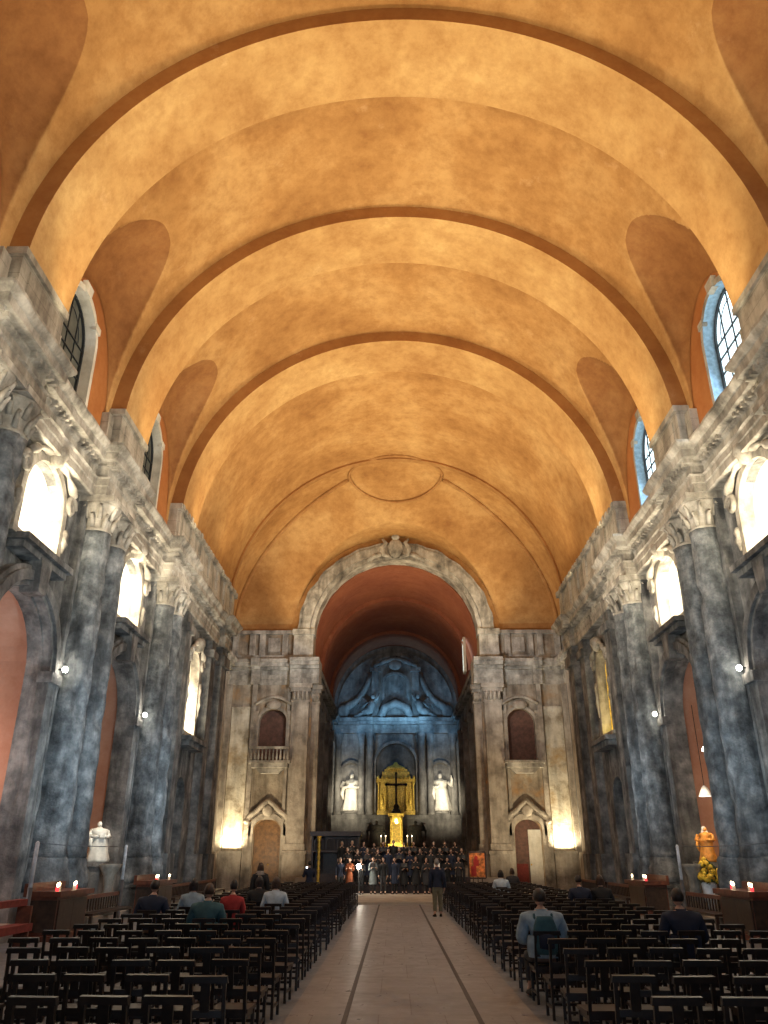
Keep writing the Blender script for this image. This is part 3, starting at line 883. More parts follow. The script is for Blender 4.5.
# reredos (altar screen)
YR = YC - .9
ro = empty('altar_screen', (0, YR, 1.2), 0, 'tall dark stone altar screen with columns filling the end of the chancel', 'altar screen')
mb = MB()
mb.box(-6.3, 6.3, .1, .9, 0, 11.8)
mb.box(-6.3, 6.3, -.35, .2, 0, 3.9); mb.box(-6.3, 6.3, -.5, .2, 3.9, 4.25)
mb.box(-6.3, 6.3, -.5, .2, 0, .5)
mb.build('wall_panel', M['chstone'], ro)
mb = MB()
for (o_, z0, z1) in ((.3, 11.8, 12.2), (.25, 12.2, 12.6), (.55, 12.6, 12.9), (.8, 12.9, 13.25)):
    mb.box(-6.3, 6.3, -o_, .9, z0, z1)
    for s in (-1, 1): mb.box(*sorted((s * 2.3, s * 3.6)), -o_ - .45, .9, z0, z1)
mb.build('entablature', M['chstone'], ro)
for s in (-1, 1):
    for x in (2.5, 3.35, 5.6):
        mb = MB(); mb.lathe((s * x, -.45 if x < 5 else -.15, 4.25), [(.42, 0), (.45, .1), (.36, .25), (.33, .4), (.32, 3), (.28, 6.4), (.34, 6.5), (.3, 6.6), (.38, 7.1), (.46, 7.4), (.46, 7.55)], 20)
        mb.build('column', M['chstone'], ro)
    mb = MB()   # statue niche
    for i in range(9):
        pass
    w = .85; c = s * 4.35
    rows = []
    for i in range(11):
        a = pi * i / 10; rows.append([(c - w * cos(a), .1 - .02 + .5 * sin(a) - .02, z) for z in (4.3, 8.2)])
    a = [(c - w, 4.3)] + arch_pts(c, w, 8.2, w) + [(c + w, 4.3)]; b = [(c - w - .22, 4.3)] + arch_pts(c, w + .22, 8.2, w + .22) + [(c + w + .22, 4.3)]
    mb.grid([[(p[0], .1, p[1]) for p in b], [(p[0], -.12, p[1]) for p in b], [(p[0], -.12, p[1]) for p in a], [(p[0], .09, p[1]) for p in a]], 0, False)
    mb.box(c - .75, c + .75, -.55, .1, 4.25, 4.62)
    mb.build('niche_frame', M['chstone'], ro)
mb = MB()   # central dark niche
a = [(-1.95, 4.25)] + arch_pts(0, 1.95, 8.9, 1.95) + [(1.95, 4.25)]; b = [(-2.2, 4.25)] + arch_pts(0, 2.2, 8.9, 2.2) + [(2.2, 4.25)]
mb.grid([[(p[0], .1, p[1]) for p in b], [(p[0], -.2, p[1]) for p in b], [(p[0], -.2, p[1]) for p in a], [(p[0], .08, p[1]) for p in a]], 0, False)
mb.build('arch_frame', M['chstone'], ro)
mb = MB(); mb.add([(p[0], .06, p[1]) for p in a], [tuple(range(len(a)))]); mb.build('niche_back', M['darkstone'], ro)
# upper lunette of the screen
mb = MB()
mb.add([(p[0], .55, p[1]) for p in [(-5.9, 13.2)] + arch_pts(0, 5.9, 14.2, 5.9, 24) + [(5.9, 13.2)]], [tuple(range(27))])
for s in (-1, 1):
    mb.box(*sorted((s * 1.7, s * 2.4)), .1, .6, 13.25, 18.2); mb.box(*sorted((s * 1.5, s * 2.6)), -.05, .6, 18.0, 18.4)
    mb.tube([(s * 5.6, .2, 13.6), (s * 4.9, .2, 14.4), (s * 3.7, .2, 15.2), (s * 2.9, .2, 16.6), (s * 2.6, .2, 17.8)], [.3, .4, .35, .3, .25], 8)
    mb.ball((s * 5.2, .1, 14.0), (.6, .3, .7))
mb.build('lunette_panel', M['chstone'], ro)
mb = MB()
a = [(-1.1, 15.3)] + arch_pts(0, 1.1, 17.0, .7) + [(1.1, 15.3)]; b = [(-1.35, 15.1)] + arch_pts(0, 1.35, 17.0, .95) + [(1.35, 15.1)]
mb.grid([[(p[0], .5, p[1]) for p in b], [(p[0], .1, p[1]) for p in b], [(p[0], .1, p[1]) for p in a], [(p[0], .5, p[1]) for p in a]], 0, False)
for s in (-1, 1): mb.tube([(s * 2.2, .1, 18.5), (s * 1.2, .05, 19.0), (0, 0, 19.3)], [.22, .25, .3], 7)
mb.ball((0, 0, 18.7), (.7, .3, .6)); mb.tube([(-1.5, 0, 13.4), (-1.1, 0, 14.3), (0, -.1, 14.8), (1.1, 0, 14.3), (1.5, 0, 13.4)], [.4, .45, .5, .45, .4], 8)
mb.build('crest', M['chstone'], ro)
for s in (-1, 1):
    o = empty('carved_angel', (s * 2.6, YR - .3, 14.46), 0, 'blue lit stone angel reclining on the %s of the altar screen gable' % side[s], 'statue', 'angels above the altar screen')
    mb = MB()
    mb.tube([(s * 1.1, 0, .2), (s * .5, -.1, .55), (0, -.1, .75), (-s * .25, -.05, 1.4), (-s * .3, 0, 1.85)], [.2, .34, .42, .4, .16], 12)
    mb.ball((-s * .34, -.06, 2.12), (.2, .22, .26), 0, 12, 8)
    mb.tube([(s * .5, -.1, .55), (s * .9, -.25, .3), (s * 1.5, -.2, .12)], [.25, .2, .1], 8)
    mb.tube([(-s * .5, 0, 1.7), (-s * .8, -.2, 1.9), (-s * .95, -.2, 2.4)], [.14, .11, .07], 8)
    mb.tube([(-s * .05, 0, 1.65), (s * .4, -.2, 1.3), (s * .7, -.2, 1.0)], [.14, .11, .07], 8)
    mb.build('figure', M['chstone'], o)
    mb = MB()
    for k in range(5): mb.tube([(s * .1, .15, 1.5), (s * (.6 + .1 * k), .3, 1.9 - .12 * k), (s * (1.0 + .05 * k), .3, 2.3 - .35 * k)], [.1, .16, .04], 6)
    mb.build('wing', M['chstone'], o)
# statues in the screen
for s in (-1, 1):
    o = empty('saint_statue', (s * 4.35, YR - .3, 5.82), 0, 'white marble robed saint statue in the altar screen niche %s of the gold shrine' % side[s], 'statue', 'marble saints beside the golden shrine')
    mb = MB(); robed(mb, 3.35, 3 + s, 'book' if s < 0 else 'raise', .8); mb.build('figure', M['marblewhite'], o)
    mb = MB(); mb.lathe((0, 0, -.25), [(.75, 0), (.8, .08), (.7, .14), (.72, .27)], 16); mb.build('plinth', M['chstone'], o)

# golden shrine
gy = YR - .75
o = empty('golden_shrine', (0, gy, 5.46), 0, 'tiered golden shrine glowing in the central arch of the altar screen', 'shrine')
mb = MB()
mb.box(-1.8, 1.8, -.2, .55, 0, .35); mb.box(-1.7, 1.7, -.1, .55, .35, 2.9)
mb.build('body', M['goldpaint'], o)
for x in (-1.65, -.95, .95, 1.65):
    mb = MB(); mb.lathe((x, -.25, .35), [(.15, 0), (.1, .12), (.09, 1.2), (.08, 2.2), (.14, 2.4), (.15, 2.55)], 10)
    mb.build('column', M['gold'], o)
mb = MB()
mb.box(-1.85, 1.85, -.4, .55, 2.9, 3.2)
for k in range(9): mb.ball((-1.7 + .425 * k, -.38, 3.3), (.13, .1, .18), 0, 8, 6)
mb.build('cornice', M['gold'], o)
mb = MB()
mb.box(-1.3, 1.3, -.2, .5, 3.2, 3.85); mb.box(-1.1, 1.1, -.1, .5, 3.85, 4.1); mb.lathe((0, .15, 4.1), [(.95, 0), (.9, .15), (.6, .3), (.3, .4), (.1, .65)], 16, ey=.6)
mb.build('upper_tier', M['goldpaint'], o)
mb = MB()
for x in (-1.3, 0, 1.3):
    mb.prism([(x - .3, .5)] + arch_pts(x, .3, 2.0, .3, 8) + [(x + .3, .5)], 'y', -.16, -.1)
    mb.ball((x, -.2, 1.2), (.14, .1, .45), 0, 8, 6); mb.ball((x, -.22, 1.75), (.1, .1, .12), 0, 8, 6)
mb.build('relief_panel', M['gold'], o)

# tabernacle door, altar and crucifix
ya = 74.0
o = empty('tabernacle', (0, ya + .9, 2.55), 0, 'golden tabernacle behind the high altar under the dark crucifix', 'tabernacle')
mb = MB(); mb.box(-.55, .55, 0, .7, .35, 2.6); mb.box(-.7, .7, -.06, .76, 2.6, 2.85); mb.box(-.75, .75, -.1, .76, 0, .35); mb.build('body', M['gold'], o)
mb = MB(); mb.prism([(-.35, .45)] + arch_pts(0, .35, 1.9, .35, 8) + [(.35, .45)], 'y', -.08, 0); mb.build('door', M['goldpaint'], o)
for x in (-.5, .5):
    mb = MB(); mb.lathe((x, -.1, .35), [(.12, 0), (.08, .1), (.08, 2.0), (.13, 2.25)], 10); mb.build('column', M['gold'], o)
o = empty('crucifix', (0, ya + .8, 5.4), 0, 'tall dark crucifix standing above the golden tabernacle', 'crucifix')
mb = MB(); mb.lathe((0, 0, 0), [(.45, 0), (.4, .2), (.25, .4), (.28, .6), (.1, .8)], 12); mb.build('foot', M['black'], o)
mb = MB(); mb.box(-.09, .09, -.06, .06, .7, 3.35); mb.box(-.85, .85, -.06, .06, 2.35, 2.53)
for p in ((-.9, 0, 2.44), (.9, 0, 2.44), (0, 0, 3.4)): mb.ball(p, .13, 0, 8, 6)
mb.build('cross', M['black'], o)
mb = MB()
mb.tube([(0, -.12, 1.3), (.02, -.15, 1.7), (0, -.12, 2.0), (0, -.14, 2.35)], [.05, .08, .09, .07], 8); mb.ball((.02, -.16, 2.5), (.075, .08, .1), 0, 8, 6)
for s in (-1, 1): mb.tube([(s * .07, -.13, 2.32), (s * .35, -.12, 2.38), (s * .68, -.1, 2.46)], [.045, .035, .025], 6)
mb.build('figure', M['benchwood'], o)
o = empty('high_altar', (0, ya, 1.2), 0, 'pale stone high altar table in front of the golden tabernacle', 'altar')
mb = MB(); mb.box(-1.7, 1.7, -.6, .6, 1.2, 1.42); mb.build('table_top', M['marblewhite'], o)
mb = MB(); mb.box(-1.5, 1.5, -.5, .5, .15, 1.2); mb.box(-1.65, 1.65, -.58, .58, 0, .15)
for x in (-1.2, 0, 1.2): mb.box(x - .3, x + .3, -.54, -.5, .3, 1.05)
mb.build('table_base', M['chstone'], o)
mb = MB(); mb.box(-1.72, 1.72, -.62, .62, 1.42, 1.44); mb.box(-1.72, 1.72, -.63, -.61, 1.15, 1.44); mb.build('altar_cloth', M['marblewhite'], o)
for k, x in enumerate((-1.35, -.95, .95, 1.35)):
    o = empty('altar_candle', (x, ya, 2.645), 0, 'white candle in a gilt holder on the high altar, %s' % ['far left', 'second from left', 'second from right', 'far right'][k], 'candle', 'candles on the high altar')
    mb = MB(); mb.lathe((0, 0, 0), [(.13, 0), (.1, .04), (.03, .1), (.03, .3), (.07, .34)], 10); mb.build('holder', M['gold'], o)
    mb = MB(); mb.lathe((0, 0, .34), [(.035, 0), (.033, .45)], 8); mb.build('wax', M['candle'], o)
    mb = MB(); mb.ball((0, 0, .86), (.03, .03, .06), 0, 6, 6); mb.build('flame', M['flame'], o)
for s in (-1, 1):
    o = empty('kneeling_angel', (s * 1.75, ya + 1.9, 2.6), 0, 'dark robed angel sculpture on the %s side of the golden tabernacle' % side[s], 'statue', 'dark sculptures beside the tabernacle')
    mb = MB(); robed(mb, 2.2, 9 + s, 'raise' if s > 0 else 'book', 1.25); mb.build('figure', M['darkstone'], o)
    mb = MB(); mb.box(-.7, .7, -.5, .5, -.4, 0); mb.box(-.8, .8, -.6, .6, -1.4, -.4); mb.build('pedestal', M['chstone'], o)
    mb = MB()
    for k in range(4): mb.tube([(s * .15, .3, 1.6), (s * (.6 + .1 * k), .4, 2.0 - .2 * k), (s * (.9), .4, 2.0 - .45 * k)], [.08, .14, .03], 6)
    mb.build('wing', M['darkstone'], o)

# ------------------------------------------------------------------ dark wooden choir screen and glowing picture
o = empty('wooden_screen', (-3.55, 48.6, .1), 0, 'dark carved wooden booth with arched top panels left of the choir', 'wooden booth')
mb = MB(); mb.box(-1.4, -1.3, 0, 1.5, 0, 2.85); mb.box(1.25, 1.35, 0, 1.5, 0, 2.85); mb.box(-1.4, 1.35, 1.4, 1.5, 0, 2.85); mb.build('side_panel', M['benchwood'], o)
mb = MB(); mb.box(-1.5, 1.45, -.15, 1.6, 2.85, 3.1); mb.box(-1.4, 1.35, -.05, 1.5, 2.0, 2.1); mb.build('cornice', M['benchwood'], o)
for k in range(4):
    x = -.98 + .65 * k; mb = MB()
    a = [(x - .22, 2.15)] + arch_pts(x, .22, 2.5, .22, 10) + [(x + .22, 2.15)]
    mb.add([(p[0], .02, p[1]) for p in a], [tuple(range(len(a)))])
    mb.build('arched_panel', M['charcoal'], o)
    mb = MB(); b = [(x - .28, 2.1)] + arch_pts(x, .28, 2.5, .28, 10) + [(x + .28, 2.1)]
    mb.grid([[(p[0], -.04, p[1]) for p in b], [(p[0], -.04, p[1]) for p in a], [(p[0], .04, p[1]) for p in a]], 0, False); mb.build('arch_moulding', M['benchwood'], o)
mb = MB()
mb.lathe((-.95, -.1, 0), [(.14, 0), (.1, .2)] + [(.07 + .03 * (i % 2), .3 + .16 * i) for i in range(15)] + [(.12, 2.7), (.14, 2.85)], 12)
mb.build('twisted_gilt_post', M['gold'], o)
mb = MB(); mb.box(-1.35, 1.3, 0, .08, 0, .9); mb.build('parapet', M['benchwood'], o)
o = empty('painting', (4.3, 46.6, .1), radians(-8), 'small glowing orange and red picture on a stand right of the choir', 'picture')
mb = MB(); mb.box(-.42, .42, -.02, .02, .75, 1.95); mb.build('canvas', M['picred'], o)
mb = MB(); mb.box(-.34, -.05, -.03, -.02, .8, 1.3); mb.box(-.2, .1, -.03, -.02, 1.3, 1.62); mb.ball((-.05, -.02, 1.7), (.1, .02, .12)); mb.build('painted_figure', M['redc'], o)
mb = MB()
for a, b in (((-.46, -.03, .7), (.46, -.03, .7)), ((-.46, -.03, 2.0), (.46, -.03, 2.0)), ((-.46, -.03, .7), (-.46, -.03, 2.0)), ((.46, -.03, .7), (.46, -.03, 2.0))): mb.bar(a, b, .08, .08)
mb.build('frame', M['benchwood'], o)
for x, y in ((-.3, 0), (.3, 0), (0, .45)):
    mb = MB(); mb.bar((x, y, 0), (x * .4, .05, 1.9), .05, .05); mb.build('leg', M['benchwood'], o)

# ------------------------------------------------------------------ furniture along the walls
def candle_stand(s, y, n, label):
    o = empty('candle_box', (s * 8.85, y, 0), 0, label, 'candle stand', 'wooden candle stands along the walls')
    mb = MB(s); mb.box(-.38, .42, -1.1, 1.1, 0, .12); mb.box(-.34, .4, -1.05, 1.05, .12, .98); mb.build('cabinet', M['redwood'], o)
    mb = MB(s)
    for yy in (-.95, -.02): mb.box(-.38, -.34, yy, yy + .92, .2, .9)
    mb.box(-.36, .36, -1.07, -1.05, .2, .9)
    mb.build('front_panel', M['benchwood'], o)
    mb = MB(s); mb.box(-.46, .46, -1.18, 1.18, .98, 1.1); mb.box(.36, .46, -1.18, 1.18, 1.1, 1.28); mb.build('top', M['redwood'], o)
    for k in range(n):
        r_ = (k % 3 == 0)
        c = empty('votive_candle', (s * (8.6 + .18 * (k % 2)), y - .9 + 1.7 * k / max(1, n - 1), 1.1), 0,
                  '%s votive candle, %s along the %s stand by the %s wall' % ('red' if r_ else 'white', ORD[k], 'nearer' if y < 26 else 'farther', side[s]), 'candle', 'votive candles on the stands')
        m1 = MB(); m1.lathe((0, 0, 0), [(.04, 0), (.045, .07), (.04, .09)], 10); m1.build('holder', M['redglass'] if r_ else M['candle'], c)
        m1 = MB(); m1.ball((0, 0, .14), (.03, .03, .05), 0, 6, 6); m1.build('flame', M['flame'], c)
ORD = ['first', 'second', 'third', 'fourth', 'fifth', 'sixth', 'seventh', 'eighth', 'ninth', 'tenth', 'eleventh', 'twelfth', 'thirteenth', 'fourteenth', 'fifteenth',
       'sixteenth', 'seventeenth', 'eighteenth', 'nineteenth', 'twentieth', 'twenty-first', 'twenty-second', 'twenty-third', 'twenty-fourth', 'twenty-fifth', 'twenty-sixth', 'twenty-seventh', 'twenty-eighth']
def bench(s, y0, y1, label, mat='benchwood', h=.88):
    o = empty('slatted_bench', (s * 8.85, y0, 0), 0, label, 'bench', 'low benches along the walls')
    L = y1 - y0
    mb = MB(s); mb.box(-.42, .02, .05, L - .05, .40, .46); mb.build('seat', M[mat], o)
    mb = MB(s); mb.box(.04, .12, 0, L, h - .1, h); mb.build('top_rail', M['redwood'] if mat == 'benchwood' else M[mat], o)
    mb = MB(s)
    k = 0
    while .1 + k * .22 < L - .1:
        mb.box(.06, .1, .1 + k * .22, .18 + k * .22, .46, h - .1); k += 1
    mb.build('slat_back', M[mat], o)
    for yy in (0, L - .09):
        for xx in (-.42, .04):
            mb = MB(s); mb.box(xx, xx + .08, yy, yy + .09, 0, .40 if xx < 0 else h); mb.build('leg', M[mat], o)
for s in (-1, 1):
    sd = side[s]
    candle_stand(s, 22.35, 4, 'red-brown wooden candle stand by the %s wall, nearer of the two' % sd)
    candle_stand(s, 31.2, 3, 'red-brown wooden candle stand by the %s wall, farther of the two' % sd)
    bench(s, 23.7, 27.3, 'dark slatted wooden bench between the candle stands by the %s wall' % sd)
    bench(s, 32.5, 37.0, 'long dark wooden bench beyond the far candle stand by the %s wall' % sd)
    bench(s, 37.4, 42.0, 'last dark wooden bench before the far corner by the %s wall' % sd)
    o = empty('kneeling_rail', (s * 8.9, 16.6, 0), 0, 'red upholstered kneeling rail in front of the near chapel by the %s wall' % sd, 'kneeler', 'red kneeling rails')
    mb = MB(s); mb.box(-.3, .05, 0, 3.7, .32, .48); mb.build('pad', M['redcloth'], o)
    mb = MB(s); mb.box(-.1, .1, 0, 3.7, .84, .98); mb.build('arm_rail', M['redcloth'], o)
    for yy in (0, 1.8, 3.6): mb = MB(s); mb.box(-.25, .08, yy, yy + .08, 0, .84); mb.build('leg', M['redwood'], o)
    # chapel steps
    for c in BAYS[1:]:
        o = MB(s); o.box(9.55, 11.4, c - 1.9, c + 1.9, 0, .16); o.box(9.95, 11.4, c - 1.75, c + 1.75, .16, .32)
        struct(o, 'trim_%d' % tn, M['step']); tn += 1
    # white posts carrying a thin cable
    for k, y in enumerate((20.9, 28.5)):
        o = empty('white_post', (s * 8.3 if 0 else s * 9.05, y if k == 0 else y - .6, 0), 0, 'slim white metal post with dark foot by the %s wall, %s chapel' % (sd, ['near', 'far'][k]), 'post', 'white posts along the walls')
        o.location.y = 23.0 if k == 0 and False else o.location.y
        mb = MB(); mb.lathe((0, 0, 1.2), [(.05, 0), (.05, 1.0), (.02, 1.04)], 10); mb.build('pole', M['white'], o)
        mb = MB(); mb.lathe((0, 0, 0), [(.2, 0), (.2, .03), (.06, .06), (.06, 1.2)], 12); mb.build('foot', M['grey'], o)
    mb = MB(s); mb.tube([(9.1, 20.9, 2.2), (9.1, 23.2, 2.16), (9.1, 25.6, 2.16), (9.1, 27.9, 2.2)], .012, 6)
    tag(mb.build('barrier_cable', M['grey']), 'thin dark cable strung between the white posts along the %s wall' % sd, 'cable', 'barrier cables')
    # weathered pale pedestal at the far chapel jamb
    o = MB(); o.lathe((0, 0, 0), [(.30, 0), (.32, .2), (.24, .35), (.17, .8), (.2, 1.15), (.34, 1.4), (.36, 1.5)], 18, jit=.05)
    tag(o.build('stone_pedestal', M['cornice'], None, (s * 9.6, 28.3, .16)), 'weathered cream stone pedestal in front of the far chapel on the %s wall' % sd, 'pedestal', 'cream pedestals')
# statues on the pedestals
o = empty('robed_statue', (-10.3, 28.75, 1.72), radians(35), 'white lit robed statue on a plinth in the far left chapel', 'statue')
mb = MB(); robed(mb, 1.25, 21, 'book'); mb.build('figure', M['marblewhite'], o)
o = empty('robed_statue', (10.35, 28.85, 1.72), radians(-35), 'orange robed saint statue with white veil above yellow flowers in the far right chapel', 'statue')
mb = MB(); robed(mb, 1.08, 22, 'book', .85); mb.build('figure', M['goldrobe'], o)
mb = MB(); mb.ball((0.0, .01, 1.02), (.085, .085, .095)); mb.lathe((0, .02, .78), [(.17, 0), (.13, .12), (.085, .24)], 14, ey=.7); mb.build('veil', M['marblewhite'], o)
for s in (-1, 1):
    mb = MB(); mb.box(-.36, .36, -.36, .36, 0, 1.25); mb.box(-.42, .42, -.42, .42, 1.25, 1.4); mb.box(-.42, .42, -.42, .42, 0, .15)
    tag(mb.build('statue_plinth', M['chstone'], None, (s * (10.35), 28.75, .32)), 'square grey plinth under the robed statue in the far %s chapel' % side[s], 'plinth')
o = empty('flower_bouquet', (9.98, 28.1, 0.32), 0, 'yellow flower arrangement at the foot of the orange robed statue', 'flowers')
mb = MB(); mb.lathe((0, 0, 0), [(.16, 0), (.2, .3), (.24, .75), (.2, .8)], 12); mb.build('vase', M['white'], o)
rnd = random.Random(3)
f = MB(); l = MB()
for k in range(70):
    a = rnd.random() * 6.28; q = rnd.random(); rr = .38 * sqrt(q); z = .85 + rnd.random() * .65 * (1.15 - q)
    p = (rr * cos(a), rr * sin(a), z)
    f.ball(p, .06 + .04 * rnd.random(), 0, 6, 4)
    if k % 2: l.tube([(0, 0, .75), (p[0] * .6, p[1] * .6, z * .8), (p[0], p[1], z)], [.012, .012, .01], 4); l.add([(p[0], p[1], z - .06), (p[0] + .14 * cos(a + 1), p[1] + .14 * sin(a + 1), z), (p[0] + .05, p[1], z + .12), (p[0] + .14 * cos(a - 1), p[1] + .14 * sin(a - 1), z - .1)], [(0, 1, 2, 3)])
f.build('blossoms', M['flower'], o); l.build('foliage', M['leaf'], o)

# wall lamps at the arch imposts
LAMPS = []
def wall_lamp(s, x, y, z, label, power=7):
    o = empty('wall_lamp', (s * x, y, z), 0, label, 'lamp', 'small bright lamps on the chapel arches')
    mb = MB(s); mb.bar((.35, 0, 0), (0, 0, 0), .04, .04); mb.box(.28, .36, -.08, .08, -.1, .1); mb.build('bracket', M['black'], o)
    mb = MB(s); mb.ball((-.02, 0, 0.0), .085, 0, 10, 8); mb.build('bulb', M['bulb'], o)
    LAMPS.append((s * (x - .16), y - .05, z + .02, power))
for s in (-1, 1):
    wall_lamp(s, 9.95, 22.9, 6.95, 'small bright lamp on the near chapel arch impost, %s wall' % side[s])
    wall_lamp(s, 9.95, 31.0, 6.95, 'small bright lamp on the far chapel arch impost, %s wall' % side[s])
wall_lamp(1, 10.0, 26.65, 5.1, 'lower bright lamp at the near jamb of the far right chapel')
# hanging glass lamp
o = empty('hanging_lamp', (10.35, 28.2, 3.9), 0, 'small glass lamp hanging above the orange robed statue', 'lamp')
mb = MB(); mb.lathe((0, 0, 0), [(.22, -.15), (.16, .0), (.1, .12), (.03, .2)], 14, cap=False); mb.build('shade', M['white'], o)
mb = MB(); mb.ball((0, 0, .0), .085, 0, 8, 6); mb.build('bulb', M['bulb'], o)
mb = MB(); mb.tube([(0, 0, .2), (0, 0, 2.9)], .012, 5); mb.build('cord', M['black'], o)
LAMPS.append((10.2, 28.1, 3.7, 14))

# ------------------------------------------------------------------ chairs
def chair_geo(which):
    mb = MB()
    if which in ('seat', 'all'):
        mb.box(-.20, .20, -.19, .21, .43, .465); mb.box(-.18, .18, -.17, .19, .38, .43)
    if which in ('leg0', 'all'): mb.box(-.19, -.155, .165, .2, 0, .43)
    if which in ('leg1', 'all'): mb.box(.155, .19, .165, .2, 0, .43)
    if which in ('post0', 'all'): mb.bar((-.17, -.17, 0), (-.17, -.19, .45), .034, .036); mb.bar((-.17, -.19, .45), (-.165, -.25, .89), .034, .036)
    if which in ('post1', 'all'): mb.bar((.17, -.17, 0), (.17, -.19, .45), .034, .036); mb.bar((.17, -.19, .45), (.165, -.25, .89), .034, .036)
    if which in ('back', 'all'):
        mb.add([(-.2, -.275, .86), (.2, -.275, .86), (.2, -.225, .86), (-.2, -.225, .86), (-.19, -.28, .915), (.19, -.28, .915), (.19, -.23, .92), (-.19, -.23, .92)],
               [(3, 2, 1, 0), (4, 5, 6, 7), (0, 1, 5, 4), (1, 2, 6, 5), (2, 3, 7, 6), (3, 0, 4, 7)])
        mb.bar((-.16, -.215, .62), (.16, -.215, .62), .02, .06)
        mb.bar((0, -.215, .62), (0, -.25, .87), .085, .016, up=(0, 1, 0))
    if which in ('stretch', 'all'):
        for z, y in ((.2, .18), (.16, -.178)): mb.box(-.16, .16, y - .012, y + .012, z, z + .03)
        for x in (-.172, .172): mb.box(x - .012, x + .012, -.17, .17, .12, .15)
    return mb
def first_chair():
    r = empty('wooden_chair')
    chair_geo('seat').build('seat', M['seat'], r)
    for k in (0, 1):
        chair_geo('leg%d' % k).build('leg', M['wood'], r)
        chair_geo('post%d' % k).build('leg', M['wood'], r)
    chair_geo('back').build('backrest', M['wood'], r)
    chair_geo('stretch').build('stretcher', M['wood'], r)
    return r
spots = []
ROW0, PITCH, NROW = 6.05, 1.15, 27
rnd = random.Random(11)
for i in range(NROW):
    y = ROW0 + PITCH * i
    lim = .50 * (y * .915) + .2                 # how far out the frame reaches on this row
    for s in (-1, 1):
        for j in range(7):
            x = 1.93 + .525 * j
            if x > lim + .45: continue
            spots.append((i, s, j, s * (x + rnd.uniform(-.03, .03)), y + rnd.uniform(-.06, .06), radians(rnd.uniform(-5, 5))))
proto = None; lite = None; rest = MB(); cnt = 0
SEATS = {}
for (i, s, j, x, y, rz) in spots:
    lab = 'dark wooden chair in %s nearest row %s of aisle, %s out from aisle' % (ORD[i], side[s], ORD[j])
    SEATS[(i, s, j)] = (x, y)
    if cnt < 300:
        if i < 9:
            if proto is None: o = proto = first_chair()
            else: o = copy_tree(proto)
        else:
            if lite is None: o = lite = chair_geo('all').build('wooden_chair', M['wood'])
            else: o = lite.copy(); COL.objects.link(o)
        o.location = (x, y, 0); o.rotation_euler = (0, 0, rz)
        tag(o, lab, 'chair', 'wooden chairs in rows in the nave')
    else:
        g = chair_geo('all')
        rest.add([(p[0] + x, p[1] + y, p[2]) for p in g.v], g.f)
    cnt += 1
if rest.v:
    tag(rest.build('wooden_chairs', M['wood']), 'distant dark wooden chairs in the last rows before the choir', 'chairs', kind='stuff')

# ------------------------------------------------------------------ people
def skin_body(joints, edges, root):
    """joints: name -> (pos, radius); grows one smooth continuous body"""
    names = list(joints)
    me = bpy.data.meshes.new('body_skeleton')
    me.from_pydata([joints[n][0] for n in names], [(names.index(a), names.index(b)) for a, b in edges], [])
    o = bpy.data.objects.new('body_skeleton', me); COL.objects.link(o)
    md = o.modifiers.new('skin', 'SKIN')
    for i, n in enumerate(names):
        v = me.skin_vertices[0].data[i]
        r = joints[n][1]
        v.radius = r if isinstance(r, tuple) else (r, r)
        v.use_root = (n == root)
    md.use_smooth_shade = True
    sb = o.modifiers.new('sub', 'SUBSURF'); sb.levels = 1; sb.render_levels = 1
    dg = bpy.context.evaluated_depsgraph_get(); dg.update()
    ev = o.evaluated_get(dg); em = ev.to_mesh()
    V = [v.co.copy() for v in em.vertices]; NR = [v.normal.copy() for v in em.vertices]; F = [tuple(p.vertices) for p in em.polygons]
    ev.to_mesh_clear()
    bpy.data.objects.remove(o); bpy.data.meshes.remove(me)
    return V, NR, F

BONES = [('pel', 'sp1'), ('sp1', 'sp2'), ('sp2', 'chest'), ('chest', 'neck'), ('neck', 'head0')]
for d in 'lr':
    BONES += [('chest', 'sh' + d), ('sh' + d, 'el' + d), ('el' + d, 'wr' + d), ('wr' + d, 'pa' + d), ('pel', 'hip' + d), ('hip' + d, 'kn' + d), ('kn' + d, 'an' + d), ('an' + d, 'to' + d)]

